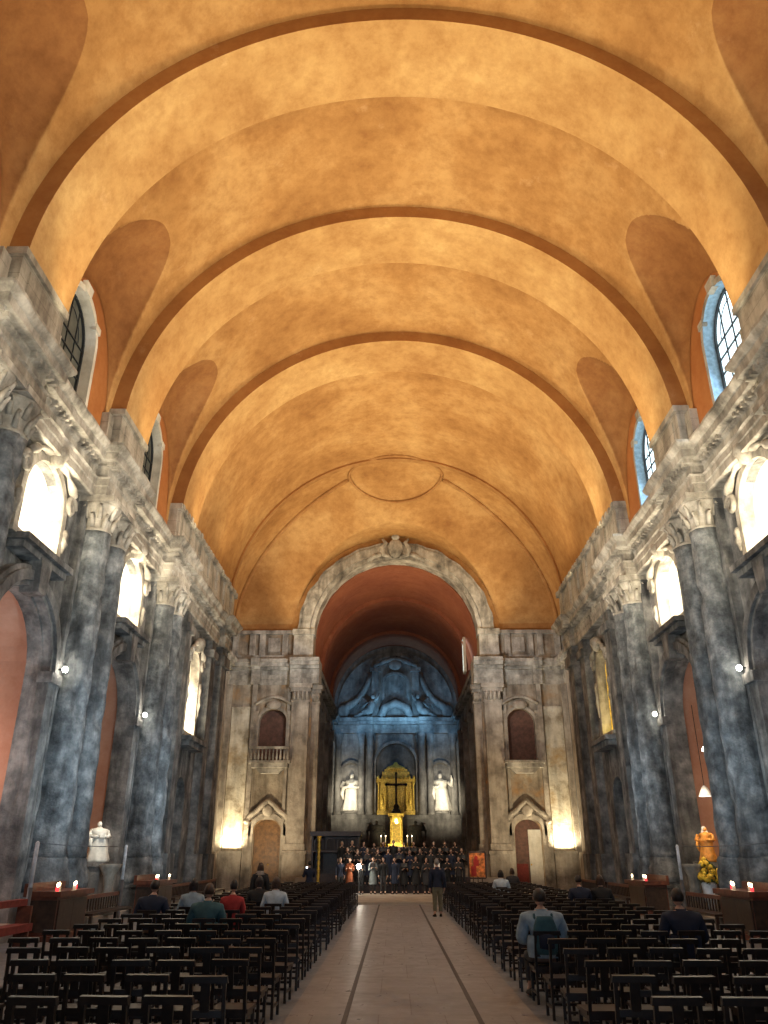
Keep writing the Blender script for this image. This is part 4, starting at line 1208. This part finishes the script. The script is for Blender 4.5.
def make_pose(pose, female=False, coat_len=.0):
    """meshes for a person 1.72 m tall facing +y, feet at z=0"""
    J = {}
    if pose == 'sit':
        pz = .56; lean = .10
        J['pel'] = ((0, -.05, pz), .135); J['sp1'] = ((0, -.06, pz + .16), .13); J['sp2'] = ((0, -.04, pz + .30), (.15, .125)); J['chest'] = ((0, 0, pz + .44), (.16, .12))
        J['neck'] = ((0, .03, pz + .57), .055); J['head0'] = ((0, .06, pz + .65), .055)
        base = Vector((0, .07, pz + .74))
    else:
        pz = .93
        J['pel'] = ((0, 0, pz), (.155, .12)); J['sp1'] = ((0, .01, pz + .17), (.135, .11)); J['sp2'] = ((0, .01, pz + .32), (.15, .12)); J['chest'] = ((0, 0, pz + .46), (.16, .115))
        J['neck'] = ((0, 0, pz + .585), .055); J['head0'] = ((0, .015, pz + .655), .055)
        base = Vector((0, .025, pz + .745))
    cz = J['chest'][0]
    for d, s in (('l', -1), ('r', 1)):
        sw = .175 if female else .195
        J['sh' + d] = ((s * sw, cz[1], cz[2] + .035), .068)
        if pose == 'sit':
            J['el' + d] = ((s * (sw + .07), cz[1] + .02, cz[2] - .24), .05); J['wr' + d] = ((s * .13, cz[1] + .24, cz[2] - .30), .034); J['pa' + d] = ((s * .09, cz[1] + .31, cz[2] - .30), .034)
            J['hip' + d] = ((s * .10, 0, pz - .01), .1); J['kn' + d] = ((s * .12, .40, pz - .04), .075); J['an' + d] = ((s * .12, .36, .10), .045); J['to' + d] = ((s * .13, .50, .05), .04)
        elif pose == 'sing':
            J['el' + d] = ((s * (sw + .06), cz[1] + .04, cz[2] - .25), .05); J['wr' + d] = ((s * .14, cz[1] + .25, cz[2] - .16), .034); J['pa' + d] = ((s * .11, cz[1] + .31, cz[2] - .13), .034)
        elif pose == 'phone':
            J['el' + d] = ((s * (sw + .06), cz[1] + .08, cz[2] - .22), .05); J['wr' + d] = ((s * .07, cz[1] + .30, cz[2] - .02), .034); J['pa' + d] = ((s * .05, cz[1] + .34, cz[2] + .04), .034)
        else:
            J['el' + d] = ((s * (sw + .055), cz[1] - .02, cz[2] - .27), .05); J['wr' + d] = ((s * (sw + .06), cz[1] + .05, cz[2] - .52), .034); J['pa' + d] = ((s * (sw + .05), cz[1] + .07, cz[2] - .60), .036)
        if pose != 'sit':
            st = .03 * s if pose == 'stand' else .01
            J['hip' + d] = ((s * .09, 0, pz - .08), .105); J['kn' + d] = ((s * .10, .02 + st, .49), .07); J['an' + d] = ((s * .105, -.01 + st, .09), .045); J['to' + d] = ((s * .125, .14 + st, .045), .04)
    V, NR, F = skin_body(J, BONES, 'pel')
    # which bone is each vertex on
    segs = [(a, b, Vector(J[a][0]), Vector(J[b][0])) for a, b in BONES]
    def near(p):
        best = None
        for a, b, A, B in segs:
            t = max(0, min(1, (p - A).dot(B - A) / max(1e-6, (B - A).length_squared)))
            dd = (p - A - (B - A) * t).length
            if best is None or dd < best[0]: best = (dd, a, b, t)
        return best
    reg = []
    for p in V:
        _, a, b, t = near(p)
        bb = b.rstrip('lr') if b not in ('pel',) else b
        if b in ('sp1', 'sp2', 'chest') or b[:2] in ('sh', 'el'): reg.append('coat')
        elif b[:2] == 'wr': reg.append('coat' if t < .93 else 'skin')
        elif b == 'neck': reg.append('coat' if t < .8 or (p - Vector(J['neck'][0])).xy.length > .07 else 'skin')
        elif b == 'head0': reg.append('coat' if (p - Vector(J['neck'][0])).xy.length > .085 and p.z < J['neck'][0][2] + .02 else 'skin')
        elif b[:2] == 'pa': reg.append('skin')
        elif b[:3] == 'hip': reg.append('hip')
        elif b[:2] == 'kn': reg.append('thigh' if t < .55 else 'shin')
        elif b[:2] == 'an': reg.append('shin' if t < .9 else 'foot')
        else: reg.append('foot')
    body = MB()
    body.add(V, F, 0, True)
    # head with a face
    def head_pt(th, ph, k=1.0):
        # th from crown 0 to chin pi; ph 0 = front (+y)
        x = .074 * sin(th) * sin(ph); y = .096 * sin(th) * cos(ph); z = .118 * cos(th)
        f = max(0, cos(ph))
        if z < 0:
            q = -z / .118
            x *= 1 - .38 * q * q; y *= (1 - .12 * q) if f > 0 else (1 - .3 * q)
        if f > .75:
            side_ = abs(sin(ph))
            if -.045 < z < .02 and side_ < .25: y += .022 * (1 - side_ / .25) * (1 - abs(z + .02) / .045 if abs(z + .02) < .045 else 0)
            if 0 < z < .035 and .15 < side_ < .6: y -= .007
            if -.105 < z < -.075 : y += .006
        return Vector((x * k, y * k, z * k))
    rows = [[base + head_pt(pi * (.03 + .94 * i / 16), 2 * pi * j / 24) for j in range(24)] for i in range(17)]
    body.grid(rows, 0, True, True, True)
    for s in (-1, 1):
        body.ball(base + Vector((s * .030, .083, .010)), (.013, .009, .008), 1, 8, 6)
        body.tube([base + Vector((s * .016, .095, .028)), base + Vector((s * .034, .09, .033)), base + Vector((s * .05, .075, .028))], [.003, .004, .003], 5, 1)
        body.ball(base + Vector((s * .073, -.005, -.005)), (.010, .02, .031), 0, 8, 6)
        # hand: palm is in the body; five fingers of unequal length
    body.ball(base + Vector((0, .089, -.052)), (.024, .009, .007 if pose != 'sing' else .013), 2, 10, 6)
    for d, s in (('l', -1), ('r', 1)):
        W = Vector(J['wr' + d][0]); Pp = Vector(J['pa' + d][0]); ax = (Pp - W).normalized()
        sidev = ax.cross(Vector((0, 0, 1)) if abs(ax.z) < .8 else Vector((0, 1, 0))).normalized()
        dn = ax.cross(sidev).normalized()
        if dn.z > 0: dn = -dn
        if abs(ax.z) > .8: dn = Vector((-s, 0, 0)).normalized(); sidev = Vector((0, 1, 0))
        for q, L in enumerate((.062, .074, .08, .07)):
            b0 = Pp + sidev * (.024 - .016 * q) + ax * .018
            p1 = b0 + ax * L * .45; p2 = p1 + (ax * .8 + dn * .6).normalized() * L * .35; p3 = p2 + (ax * .3 + dn).normalized() * L * .3
            body.tube([b0 - ax * .02, b0, p1, p2, p3], [.010, .0095, .009, .008, .006], 6, 0)
        b0 = Pp - ax * .012 + sidev * .03
        body.tube([b0 - sidev * .015, b0, b0 + (sidev + ax * .7).normalized() * .03, b0 + (sidev * .5 + ax).normalized() * .055 + dn * .012], [.012, .011, .010, .007], 6, 0)
    # clothes: the body surface grown outwards and cut at the hems
    def shell(regs, off, flare=0):
        mb = MB(); idx = {}; vs = []; fs = []
        for f in F:
            if all(reg[i] in regs for i in f):
                ff = []
                for i in f:
                    if i not in idx:
                        idx[i] = len(vs)
                        o_ = off
                        p = V[i] + NR[i] * o_
                        p = p + NR[i] * .010 * noise.noise(V[i] * 9)
                        vs.append(p)
                    ff.append(idx[i])
                fs.append(tuple(ff))
        mb.add(vs, fs, 0, True)
        return mb
    coat = shell(('coat', 'hip') if pose != 'sit' else ('coat',), .022)
    if coat_len and pose != 'sit':
        rows = []
        for k in range(6):
            t = k / 5; z = pz + .10 - coat_len * t - .02
            a_ = .185 + .05 * t; b_ = .145 + .045 * t
            rows.append([(a_ * cos(2 * pi * j / 24) * (1 + .03 * t * sin(j * 1.9)), b_ * sin(2 * pi * j / 24) * (1 + .03 * t * sin(j * 2.3)), z) for j in range(24)])
        coat.grid(rows, 0, True, True)
    if pose == 'sit':   # puffed jacket hem round the waist
        rows = []
        for k in range(5):
            t = k / 4
            rows.append([((.19 + .02 * sin(t * 3)) * cos(2 * pi * j / 24), -.055 + (.165 + .02 * sin(t * 3)) * sin(2 * pi * j / 24), pz + .26 - .28 * t) for j in range(24)])
        coat.grid(rows, 0, True, True)
    n0 = Vector(J['neck'][0])
    coat.grid([[(n0.x + r_ * cos(2 * pi * j / 16), n0.y - .005 + r_ * .95 * sin(2 * pi * j / 16), n0.z + z) for j in range(16)] for r_, z in ((.11, -.06), (.082, -.02), (.078, .025), (.07, .02))], 0, True, True)
    trou = shell(('hip', 'thigh', 'shin'), .014)
    shoes = MB()
    for d, s in (('l', -1), ('r', 1)):
        A = Vector(J['an' + d][0]); T = Vector(J['to' + d][0])
        rows = []
        dv = (T - A); dv.z = 0; dv.normalize(); sv = Vector((dv.y, -dv.x, 0))
        for q, (t, w, h) in enumerate(((-.075, .032, .07), (-.05, .042, .095), (.02, .045, .10), (.09, .048, .07), (.16, .044, .055), (.195, .022, .04))):
            c = Vector((A.x, A.y, 0)) + dv * t
            rows.append([c + sv * (w * cos(pi * j / 8)) + Vector((0, 0, .0 + h * sin(pi * j / 8))) for j in range(9)] + [c - sv * w, c + sv * w])
        shoes.grid(rows, 0, True, True, True)
    hair = MB()
    rows = []
    for i in range(11):
        th = pi * (.02 + .62 * i / 10)
        row = []
        for j in range(24):
            ph = 2 * pi * j / 24
            front = cos(ph)
            t2 = th
            lim = .30 * pi if front > .55 else (.46 * pi if front > .1 else .68 * pi)
            t2 = min(th, lim)
            row.append(base + head_pt(t2, ph, 1.10) + Vector((0, -.006, .004)))
        rows.append(row)
    hair.grid(rows, 0, True, True, True)
    if female:
        rows = []
        for k in range(7):
            t = k / 6
            rows.append([base + Vector(((.088 + .012 * sin(t * 3)) * cos(a), -.035 + (.075 - .01 * t) * sin(a) * .9,   .03 - .15 * t)) for a in [pi + pi * j / 12 for j in range(13)]])
        hair.grid(rows, 0, True)
        hair.grid([[p * 1 for p in r_] for r_ in rows[::-1]], 0, True)
    out = {}
    for nm, mb, mats in (('body', body, ['skin', 'eye', 'lip']), ('coat', coat, ['blackc']), ('trousers', trou, ['charcoal']), ('shoes', shoes, ['shoe']), ('hair', hair, ['hair0'])):
        me = bpy.data.meshes.new(nm)
        me.from_pydata([tuple(p) for p in mb.v], [], mb.f)
        for m_ in mats: me.materials.append(M[m_])
        me.polygons.foreach_set('material_index', mb.m); me.polygons.foreach_set('use_smooth', mb.s); me.update()
        out[nm] = me
    out['_hand'] = Vector(J['par'][0]); out['_chest'] = Vector(J['chest'][0]); out['_base'] = base
    return out

POSES = {'sing': make_pose('sing'), 'sing_f': make_pose('sing', True, .55), 'stand': make_pose('stand'), 'stand_f': make_pose('stand', True, .5), 'sit': make_pose('sit'), 'sit_f': make_pose('sit', True), 'phone': make_pose('phone', False, .2)}
def person(pose, x, y, z, rz, label, coat='blackc', trousers='charcoal', hair='hair0', h=1.0, group=None, wide=1.0, hairless=False):
    T = POSES[pose]
    o = bpy.data.objects.new('person', T['body']); COL.objects.link(o)
    o.location = (x, y, z); o.rotation_euler = (0, 0, rz); o.scale = (h * wide, h * wide, h)
    tag(o, label, 'person', group)
    for nm, mt in (('coat', coat), ('trousers', trousers), ('shoes', 'shoe'), ('hair', hair)):
        c = bpy.data.objects.new(nm, T[nm]); COL.objects.link(c); c.parent = o
        c.material_slots[0].link = 'OBJECT'; c.material_slots[0].material = M[mt]
    return o
rnd = random.Random(5)
# choir risers
o = empty('choir_riser', (0, 45.4, .1), 0, 'low dark stepped platform under the back rows of the choir', 'riser')
for k in range(2):
    mb = MB(); mb.box(-3.4, 3.9, .28 + .8 * k, 1.9, .38 * k, .38 * (k + 1)); mb.build('step', M['benchwood'], o)
rowname = ['front', 'middle', 'back']
PH = []
for r_ in range(3):
    n = [12, 12, 12][r_]
    for k in range(n):
        x = -3.05 + (6.75) * (k + (.5 if r_ == 1 else 0)) / n + rnd.uniform(-.05, .05)
        y = [44.9, 46.05, 46.85][r_] + rnd.uniform(-.08, .08); z = .1 + [0, .38, .76][r_]
        fem = rnd.random() < .5
        pose = rnd.choice(['sing', 'sing', 'stand']) + ('_f' if fem else '')
        coat = rnd.choice(['blackc', 'blackc', 'blackc', 'charcoal', 'navy'])
        tr = rnd.choice(['blackc', 'charcoal'])
        what = 'chorister in black'
        if r_ == 0 and k == 1: coat, what = 'orangec', 'chorister in an orange jacket'
        if r_ == 0 and k == 3: coat, tr, what = 'greyc', 'charcoal', 'chorister in a grey top'
        hr = rnd.choice(['hair0', 'hair1', 'hair0', 'hair2'])
        lab = '%s in the %s row of the choir, %s from left' % (what, rowname[r_], ORD[k])
        person(pose, x, y, z, pi + rnd.uniform(-.25, .25), lab, coat, tr, hr, rnd.uniform(.94, 1.03), 'choir singers in front of the altar', .93)
        PH.append((r_, k, x, y, z, pose))
for (r_, k, x, y, z, pose) in PH:
    if pose.startswith('sing') and (r_ + k) % 3 == 0:
        o = empty('song_folder', (x, y - .40, z + 1.27), 0, 'dark folder held by the %s chorister from the left, %s row' % (ORD[k], rowname[r_]), 'folder', 'song folders held by the choir')
        for d in (-1, 1):
            mb = MB(d); mb.add([(0, .03, 0), (.15, 0, .0), (.15, .07, .19), (0, .1, .19)], [(0, 1, 2, 3)]); mb.build('cover', M['black'] if (k, r_) != (9, 0) else M['paper'], o)
# white sheet and bright lamp at the choir
mb = MB(); mb.add([(-.09, 0, 0), (.09, 0, 0), (.09, .02, .34), (-.09, .02, .34)], [(0, 1, 2, 3)])
tag(mb.build('white_sheet', M['paper'], None, (1.95, 44.5, 1.25)), 'white sheet of paper held in front of the choir right of the aisle centre', 'paper')
o = empty('music_lamp', (-2.05, 44.3, .1), 0, 'bright lamp on a thin stand in front of the choir left of the aisle', 'lamp')
mb = MB(); mb.lathe((0, 0, 0), [(.22, 0), (.2, .03), (.02, .06), (.02, 1.18)], 10); mb.build('stand', M['black'], o)
mb = MB(); mb.ball((0, 0, 1.3), .12, 0, 12, 8); mb.build('bulb', M['bulb'], o)
LAMPS.append((-2.05, 44.1, 1.45, 25))
# people in the nave
person('stand', 1.27, 29.9, .012, radians(6), 'man standing in the aisle seen from behind in dark jacket and khaki trousers', 'navy', 'khaki', 'hair2', 1.0)
NS = 'people seated in the nave'
def seat_at(i, s, j): return SEATS.get((i, s, j), (s * (1.93 + .525 * j), ROW0 + PITCH * i))
def sitter(i, s, j, fem, label, coat, tr='charcoal', hair='hair0', wide=1.05, rz=0, dz=.03):
    x, y = seat_at(i, s, j)
    return person('sit_f' if fem else 'sit', x, y + .03, dz, rz, label, coat, tr, hair, 1.0, NS, wide)
sitter(10, -1, 6, 0, 'person in dark navy coat seated at the left end of a chair row', 'navy', wide=1.15)
sitter(11, -1, 5, 1, 'person with pale blue jacket back seated left of the aisle behind the navy coat', 'paleblue', rz=.1)
sitter(8, -1, 3, 0, 'person in grey-green hooded jacket seated left of the aisle', 'teal', hair='hair1', wide=1.12)
sitter(12, -1, 2, 1, 'person in bright pale jacket seated left of the aisle with bent head', 'whiteblue', hair='hair1', wide=1.1)
sitter(10, -1, 3, 0, 'person in red top seated just beyond the grey-green hooded jacket', 'redc', wide=.92)
sitter(13, -1, 3, 1, 'person in black coat seated left of the aisle near the pale jacket', 'blackc')
person('stand_f', -4.05, 24.0 + .58, 0, .2, 'woman in long dark coat with pale scarf standing among the left chairs', 'blackc', 'charcoal', 'hair1', .96)
mb = MB(); mb.lathe((0, 0, 0), [(.10, 0), (.115, .05), (.10, .11)], 14, cap=False); mb.tube([(.05, .1, .02), (.07, .13, -.15), (.06, .12, -.4)], [.04, .05, .03], 6)
tag(mb.build('scarf', M['scarf'], None, (-4.05, 24.58, 1.40)), 'pale scarf round the neck of the woman standing among left chairs', 'scarf')
po = person('phone', -3.75, 35.9, 0, .5, 'person in dark coat holding up a lit phone left of the aisle', 'navy', 'charcoal', 'hair0', .95)
mb = MB(); mb.box(-.04, .04, -.006, .006, -.08, .08); ph = empty('phone', (-3.91, 36.21, 1.42), .5, 'lit phone held up by the person left of the aisle', 'phone'); mb.build('case', M['black'], ph)
mb = MB(); mb.box(-.034, .034, -.008, -.0065, -.07, .07); mb.build('screen', plain('lit_phone_screen', (.8, .85, .95), .3, emit=(.8, .88, 1), es=6), ph)
sitter(21, 1, 3, 1, 'person in pale blue jacket with dark hair seated far right of the aisle', 'whiteblue', hair='hair0', wide=1.1)
sitter(6, 1, 0, 0, 'person in puffy pale blue and dark jacket seated on the aisle end, right side', 'paleblue', hair='hair0', wide=1.22)
sitter(6, 1, 4, 0, 'person in dark navy jacket seated in the middle of the right chairs', 'navy', hair='hair0', wide=1.15)
sitter(14, 1, 6, 1, 'person in black coat with reddish hair seated at the right end of a row', 'blackc', hair='hair1', wide=1.1)
sitter(14, 1, 5, 0, 'person in dark blue jacket seated beside the reddish haired person', 'navy')
sitter(25, 1, 5, 1, 'person in dark coat seated in a far right row before the door', 'charcoal', hair='hair1')
# pale sleeves and dark rucksack of the aisle-end sitter
x, y = seat_at(6, 1, 0)
o = empty('rucksack', (x, y - .17, .62), 0, 'dark teal rucksack on the back of the puffy jacket person', 'bag')
mb = MB()
rows = []
for k in range(9):
    t = k / 8; w = .17 * (1 - .35 * max(0, t - .7) / .3) * (.85 + .15 * min(1, t * 5)); z = .48 * t
    rows.append([(w * (abs(cos(a)) ** .6) * (1 if cos(a) > 0 else -1), -.02 - .1 * (abs(sin(a)) ** .7) * (1 if sin(a) > 0 else -1) * (1 - .3 * t), z) for a in [2 * pi * j / 24 for j in range(24)]])
mb.grid(rows, 0, True, True, True); mb.build('sack', M['teal'], o)
mb = MB(); mb.lathe((0, -.1, .06), [(.02, 0), (.11, .02), (.11, .18), (.03, .2)], 14, ey=.45); mb.build('pocket', M['navy'], o)
for s in (-1, 1):
    mb = MB(); mb.tube([(s * .10, .06, .05), (s * .13, .05, .3), (s * .13, .1, .50), (s * .12, .22, .5), (s * .12, .26, .3)], .02, 6); mb.build('strap', M['teal'], o)

# ------------------------------------------------------------------ lights
def area(name, loc, target, sx, sy, power, col, spread=160):
    l = bpy.data.lights.new(name, 'AREA'); l.shape = 'RECTANGLE'; l.size = sx; l.size_y = sy; l.energy = power; l.color = col; l.spread = radians(spread)
    o = bpy.data.objects.new(name, l); COL.objects.link(o); o.location = loc
    d = Vector(target) - Vector(loc)
    o.rotation_euler = d.to_track_quat('-Z', 'Y').to_euler()
    return o
def point(name, loc, power, col, r=.1):
    l = bpy.data.lights.new(name, 'POINT'); l.energy = power; l.color = col; l.shadow_soft_size = r
    o = bpy.data.objects.new(name, l); COL.objects.link(o); o.location = loc
    return o
def spot(name, loc, target, power, col, ang=60, blend=.6, r=.1):
    l = bpy.data.lights.new(name, 'SPOT'); l.energy = power; l.color = col; l.spot_size = radians(ang); l.spot_blend = blend; l.shadow_soft_size = r
    o = bpy.data.objects.new(name, l); COL.objects.link(o); o.location = loc
    o.rotation_euler = (Vector(target) - Vector(loc)).to_track_quat('-Z', 'Y').to_euler()
    return o
WARM = (1.0, .85, .58); WW = (1.0, .86, .62); COOL = (.52, .72, 1.0)
KV = .37
for s in (-1, 1):
    # uplights standing on the edge of the cornice, aimed into the vault
    for y, p in ((1.0, 700), (9.2, 1000), (17.1, 1000), (25.2, 950), (33.4, 950), (40.5, 900)):
        area('uplight', (s * 8.6, y + .7, 14.9), (s * 2.0, y + 2.0, 24), .4, 2.2, p * KV, WARM, 128)
    area('uplight', (s * 8.9, 49.5, 14.9), (s * 1, 50.5, 22), .4, 2.0, 330, WARM, 125)
    # niche lamps stand on the ledges
    for c in BAYS:
        area('niche_light', (s * (XW - .12), c, 10.0), (s * (XW + .25), c, 12.0), 1.6, .2, 170, WW, 180)
        point('niche_glow', (s * (XW - .45), c, 11.4), 210, (1, .88, .66), .25)
    area('niche_light', (s * (XW - .12), 39.6, 7.45), (s * (XW + .25), 39.6, 10.0), 1.4, .2, 190 if s < 0 else 22, WW if s < 0 else (1, .8, .25), 180)
    point('niche_glow', (s * (XW - .25), 39.6, 9.6), 120 if s < 0 else 20, (1, .88, .66) if s < 0 else (1, .82, .3), .25)
    # floods at the foot of the pale panels of the arch wall
    area('panel_flood', (s * 10.55, YF - .5, 2.3), (s * 10.55, YF - .02, 5.0), .9, .15, 230, (1, .84, .56), 150)
    area('wall_flood', (s * 8.4, YF - 4.5, 1.2), (s * 8.4, YF, 9), .6, .6, 210, (1, .82, .55), 140)
    # chapel light
    point('chapel_light', (s * 12.6, BAYS[1] + .6, 4.2), 210 if s < 0 else 60, (1, .80, .72), .3)
    point('chapel_light', (s * 12.6, BAYS[2] - .2, 4.0), 50 if s < 0 else 75, (1, .72, .42), .3)
    area('attic_fill', (s * 4.0, YF - 7.0, 11.5), (s * 9.0, YF, 15.0), 1.2, 1.2, 130, (.92, .95, 1.0), 110)  # added cool-white fill in mid-air for the attic of the arch wall
    # added cool fill in mid-air for the lower walls
    for y, p in ((10.5, 170), (21.0, 150), (31.0, 130)):
        area('wall_fill', (s * 5.6, y, 3.4), (s * 10, y + 4.5, 6.2), 1.2, 1.2, p * (1.0 if s < 0 else .75), (.66, .85, 1.0), 120)
        area('upper_fill', (s * 3.6, y, 10.5), (s * 10, y + 3.5, 13.6), 2.0, 2.0, 210, (1, .90, .74), 110)  # added warm fill in mid-air to brighten the entablature
    area('gable_light', (s * 1.4, YR - 2.4, 13.9), (s * 1.8, YR, 15.9), 1.2, .4, 75, (.25, .60, 1.0), 150)
    area('gable_wash', (s * 4.6, YR - 4.5, 13.0), (s * 2.6, YR, 14.2), 1.2, .5, 90, (.22, .56, 1.0), 140)
    area('reredos_light', (s * 4.2, YR - 5.5, 5.4), (s * 4.4, YR, 7.6), 1.0, .4, 110, (1, .88, .66), 90)
    spot('statue_light', (s * 3.6, YR - 6.5, 8.8), (s * 4.35, YR, 7.6), 900, (1, .93, .78), 44, .7)
area('chancel_light', (0, YF + 3.0, 13.0), (0, YF + 6, 22), 3.5, .6, 250, (1, .72, .45), 150)
spot('shrine_light', (0, YR - 5.0, 4.6), (0, YR, 7.4), 2600, (1, .80, .36), 40, .8)
spot('altar_light', (0, ya - 4.5, 3.4), (0, ya + 1, 4.0), 700, (1, .85, .5), 44, .8)
spot('statue_light', (9.6, 27.3, 4.4), (10.4, 28.75, 2.4), 170, (1, .80, .5), 70, .6)
spot('statue_light', (-9.5, 27.3, 4.2), (-10.3, 28.75, 2.6), 200, (1, .93, .8), 60, .6)
point('picture_light', (4.2, 46.0, 1.9), 6, (1, .6, .3), .1)
for x, y, z, p in LAMPS: point('lamp_light', (x, y, z), p, (1, .9, .72), .09)
for c in BAYS: area('window_daylight', (RS - .35, c - .2, 16.6), (-6, c + 5, 9), 2.2, 3.2, 130, (.62, .82, 1.0), 160)
area('choir_fill', (0, 38.5, 8.0), (.2, 45.5, 1.6), .8, .8, 45, (1, .9, .75), 80)  # added fill that brightens the singers' faces, no fixture
# added cool fill from the entrance end, plus unseen fill over the nave
area('entrance_fill', (0, YB + .4, 4.2), (0, 20, 4.0), 5.5, 6.5, 300, (.62, .78, 1.0), 170)
area('nave_fill', (0, 24, 13.5), (0, 24, 0), 6, 26, 160, (.80, .88, 1.0), 170)
w = bpy.data.worlds.new('church_world'); SC.world = w; w.use_nodes = True
w.node_tree.nodes['Background'].inputs[0].default_value = (.5, .65, .9, 1); w.node_tree.nodes['Background'].inputs[1].default_value = .25

# ------------------------------------------------------------------ camera
FPX = 780.0
pitch = atan(344 / FPX); yaw = atan(10 / FPX * cos(pitch))
fw = Vector((-sin(yaw) * cos(pitch), cos(yaw) * cos(pitch), sin(pitch)))
rt = Vector((cos(yaw), sin(yaw), 0)); up = rt.cross(fw)
cam = bpy.data.cameras.new('camera'); cam.sensor_fit = 'HORIZONTAL'; cam.sensor_width = 36; cam.lens = 36 * FPX / 768; cam.clip_end = 300
co = bpy.data.objects.new('camera', cam); COL.objects.link(co)
mm = Matrix((rt, up, -fw)).transposed().to_4x4(); mm.translation = Vector((-.22, 0, 1.9)); co.matrix_world = mm
SC.camera = co
SC.view_settings.view_transform = 'Standard'
SC.view_settings.look = 'None'
SC.view_settings.exposure = 0.0
cy = SC.cycles
cy.use_denoising = True
cy.max_bounces = 6; cy.diffuse_bounces = 4; cy.glossy_bounces = 3; cy.transmission_bounces = 2
cy.sample_clamp_indirect = 4; cy.caustics_reflective = False; cy.caustics_refractive = False
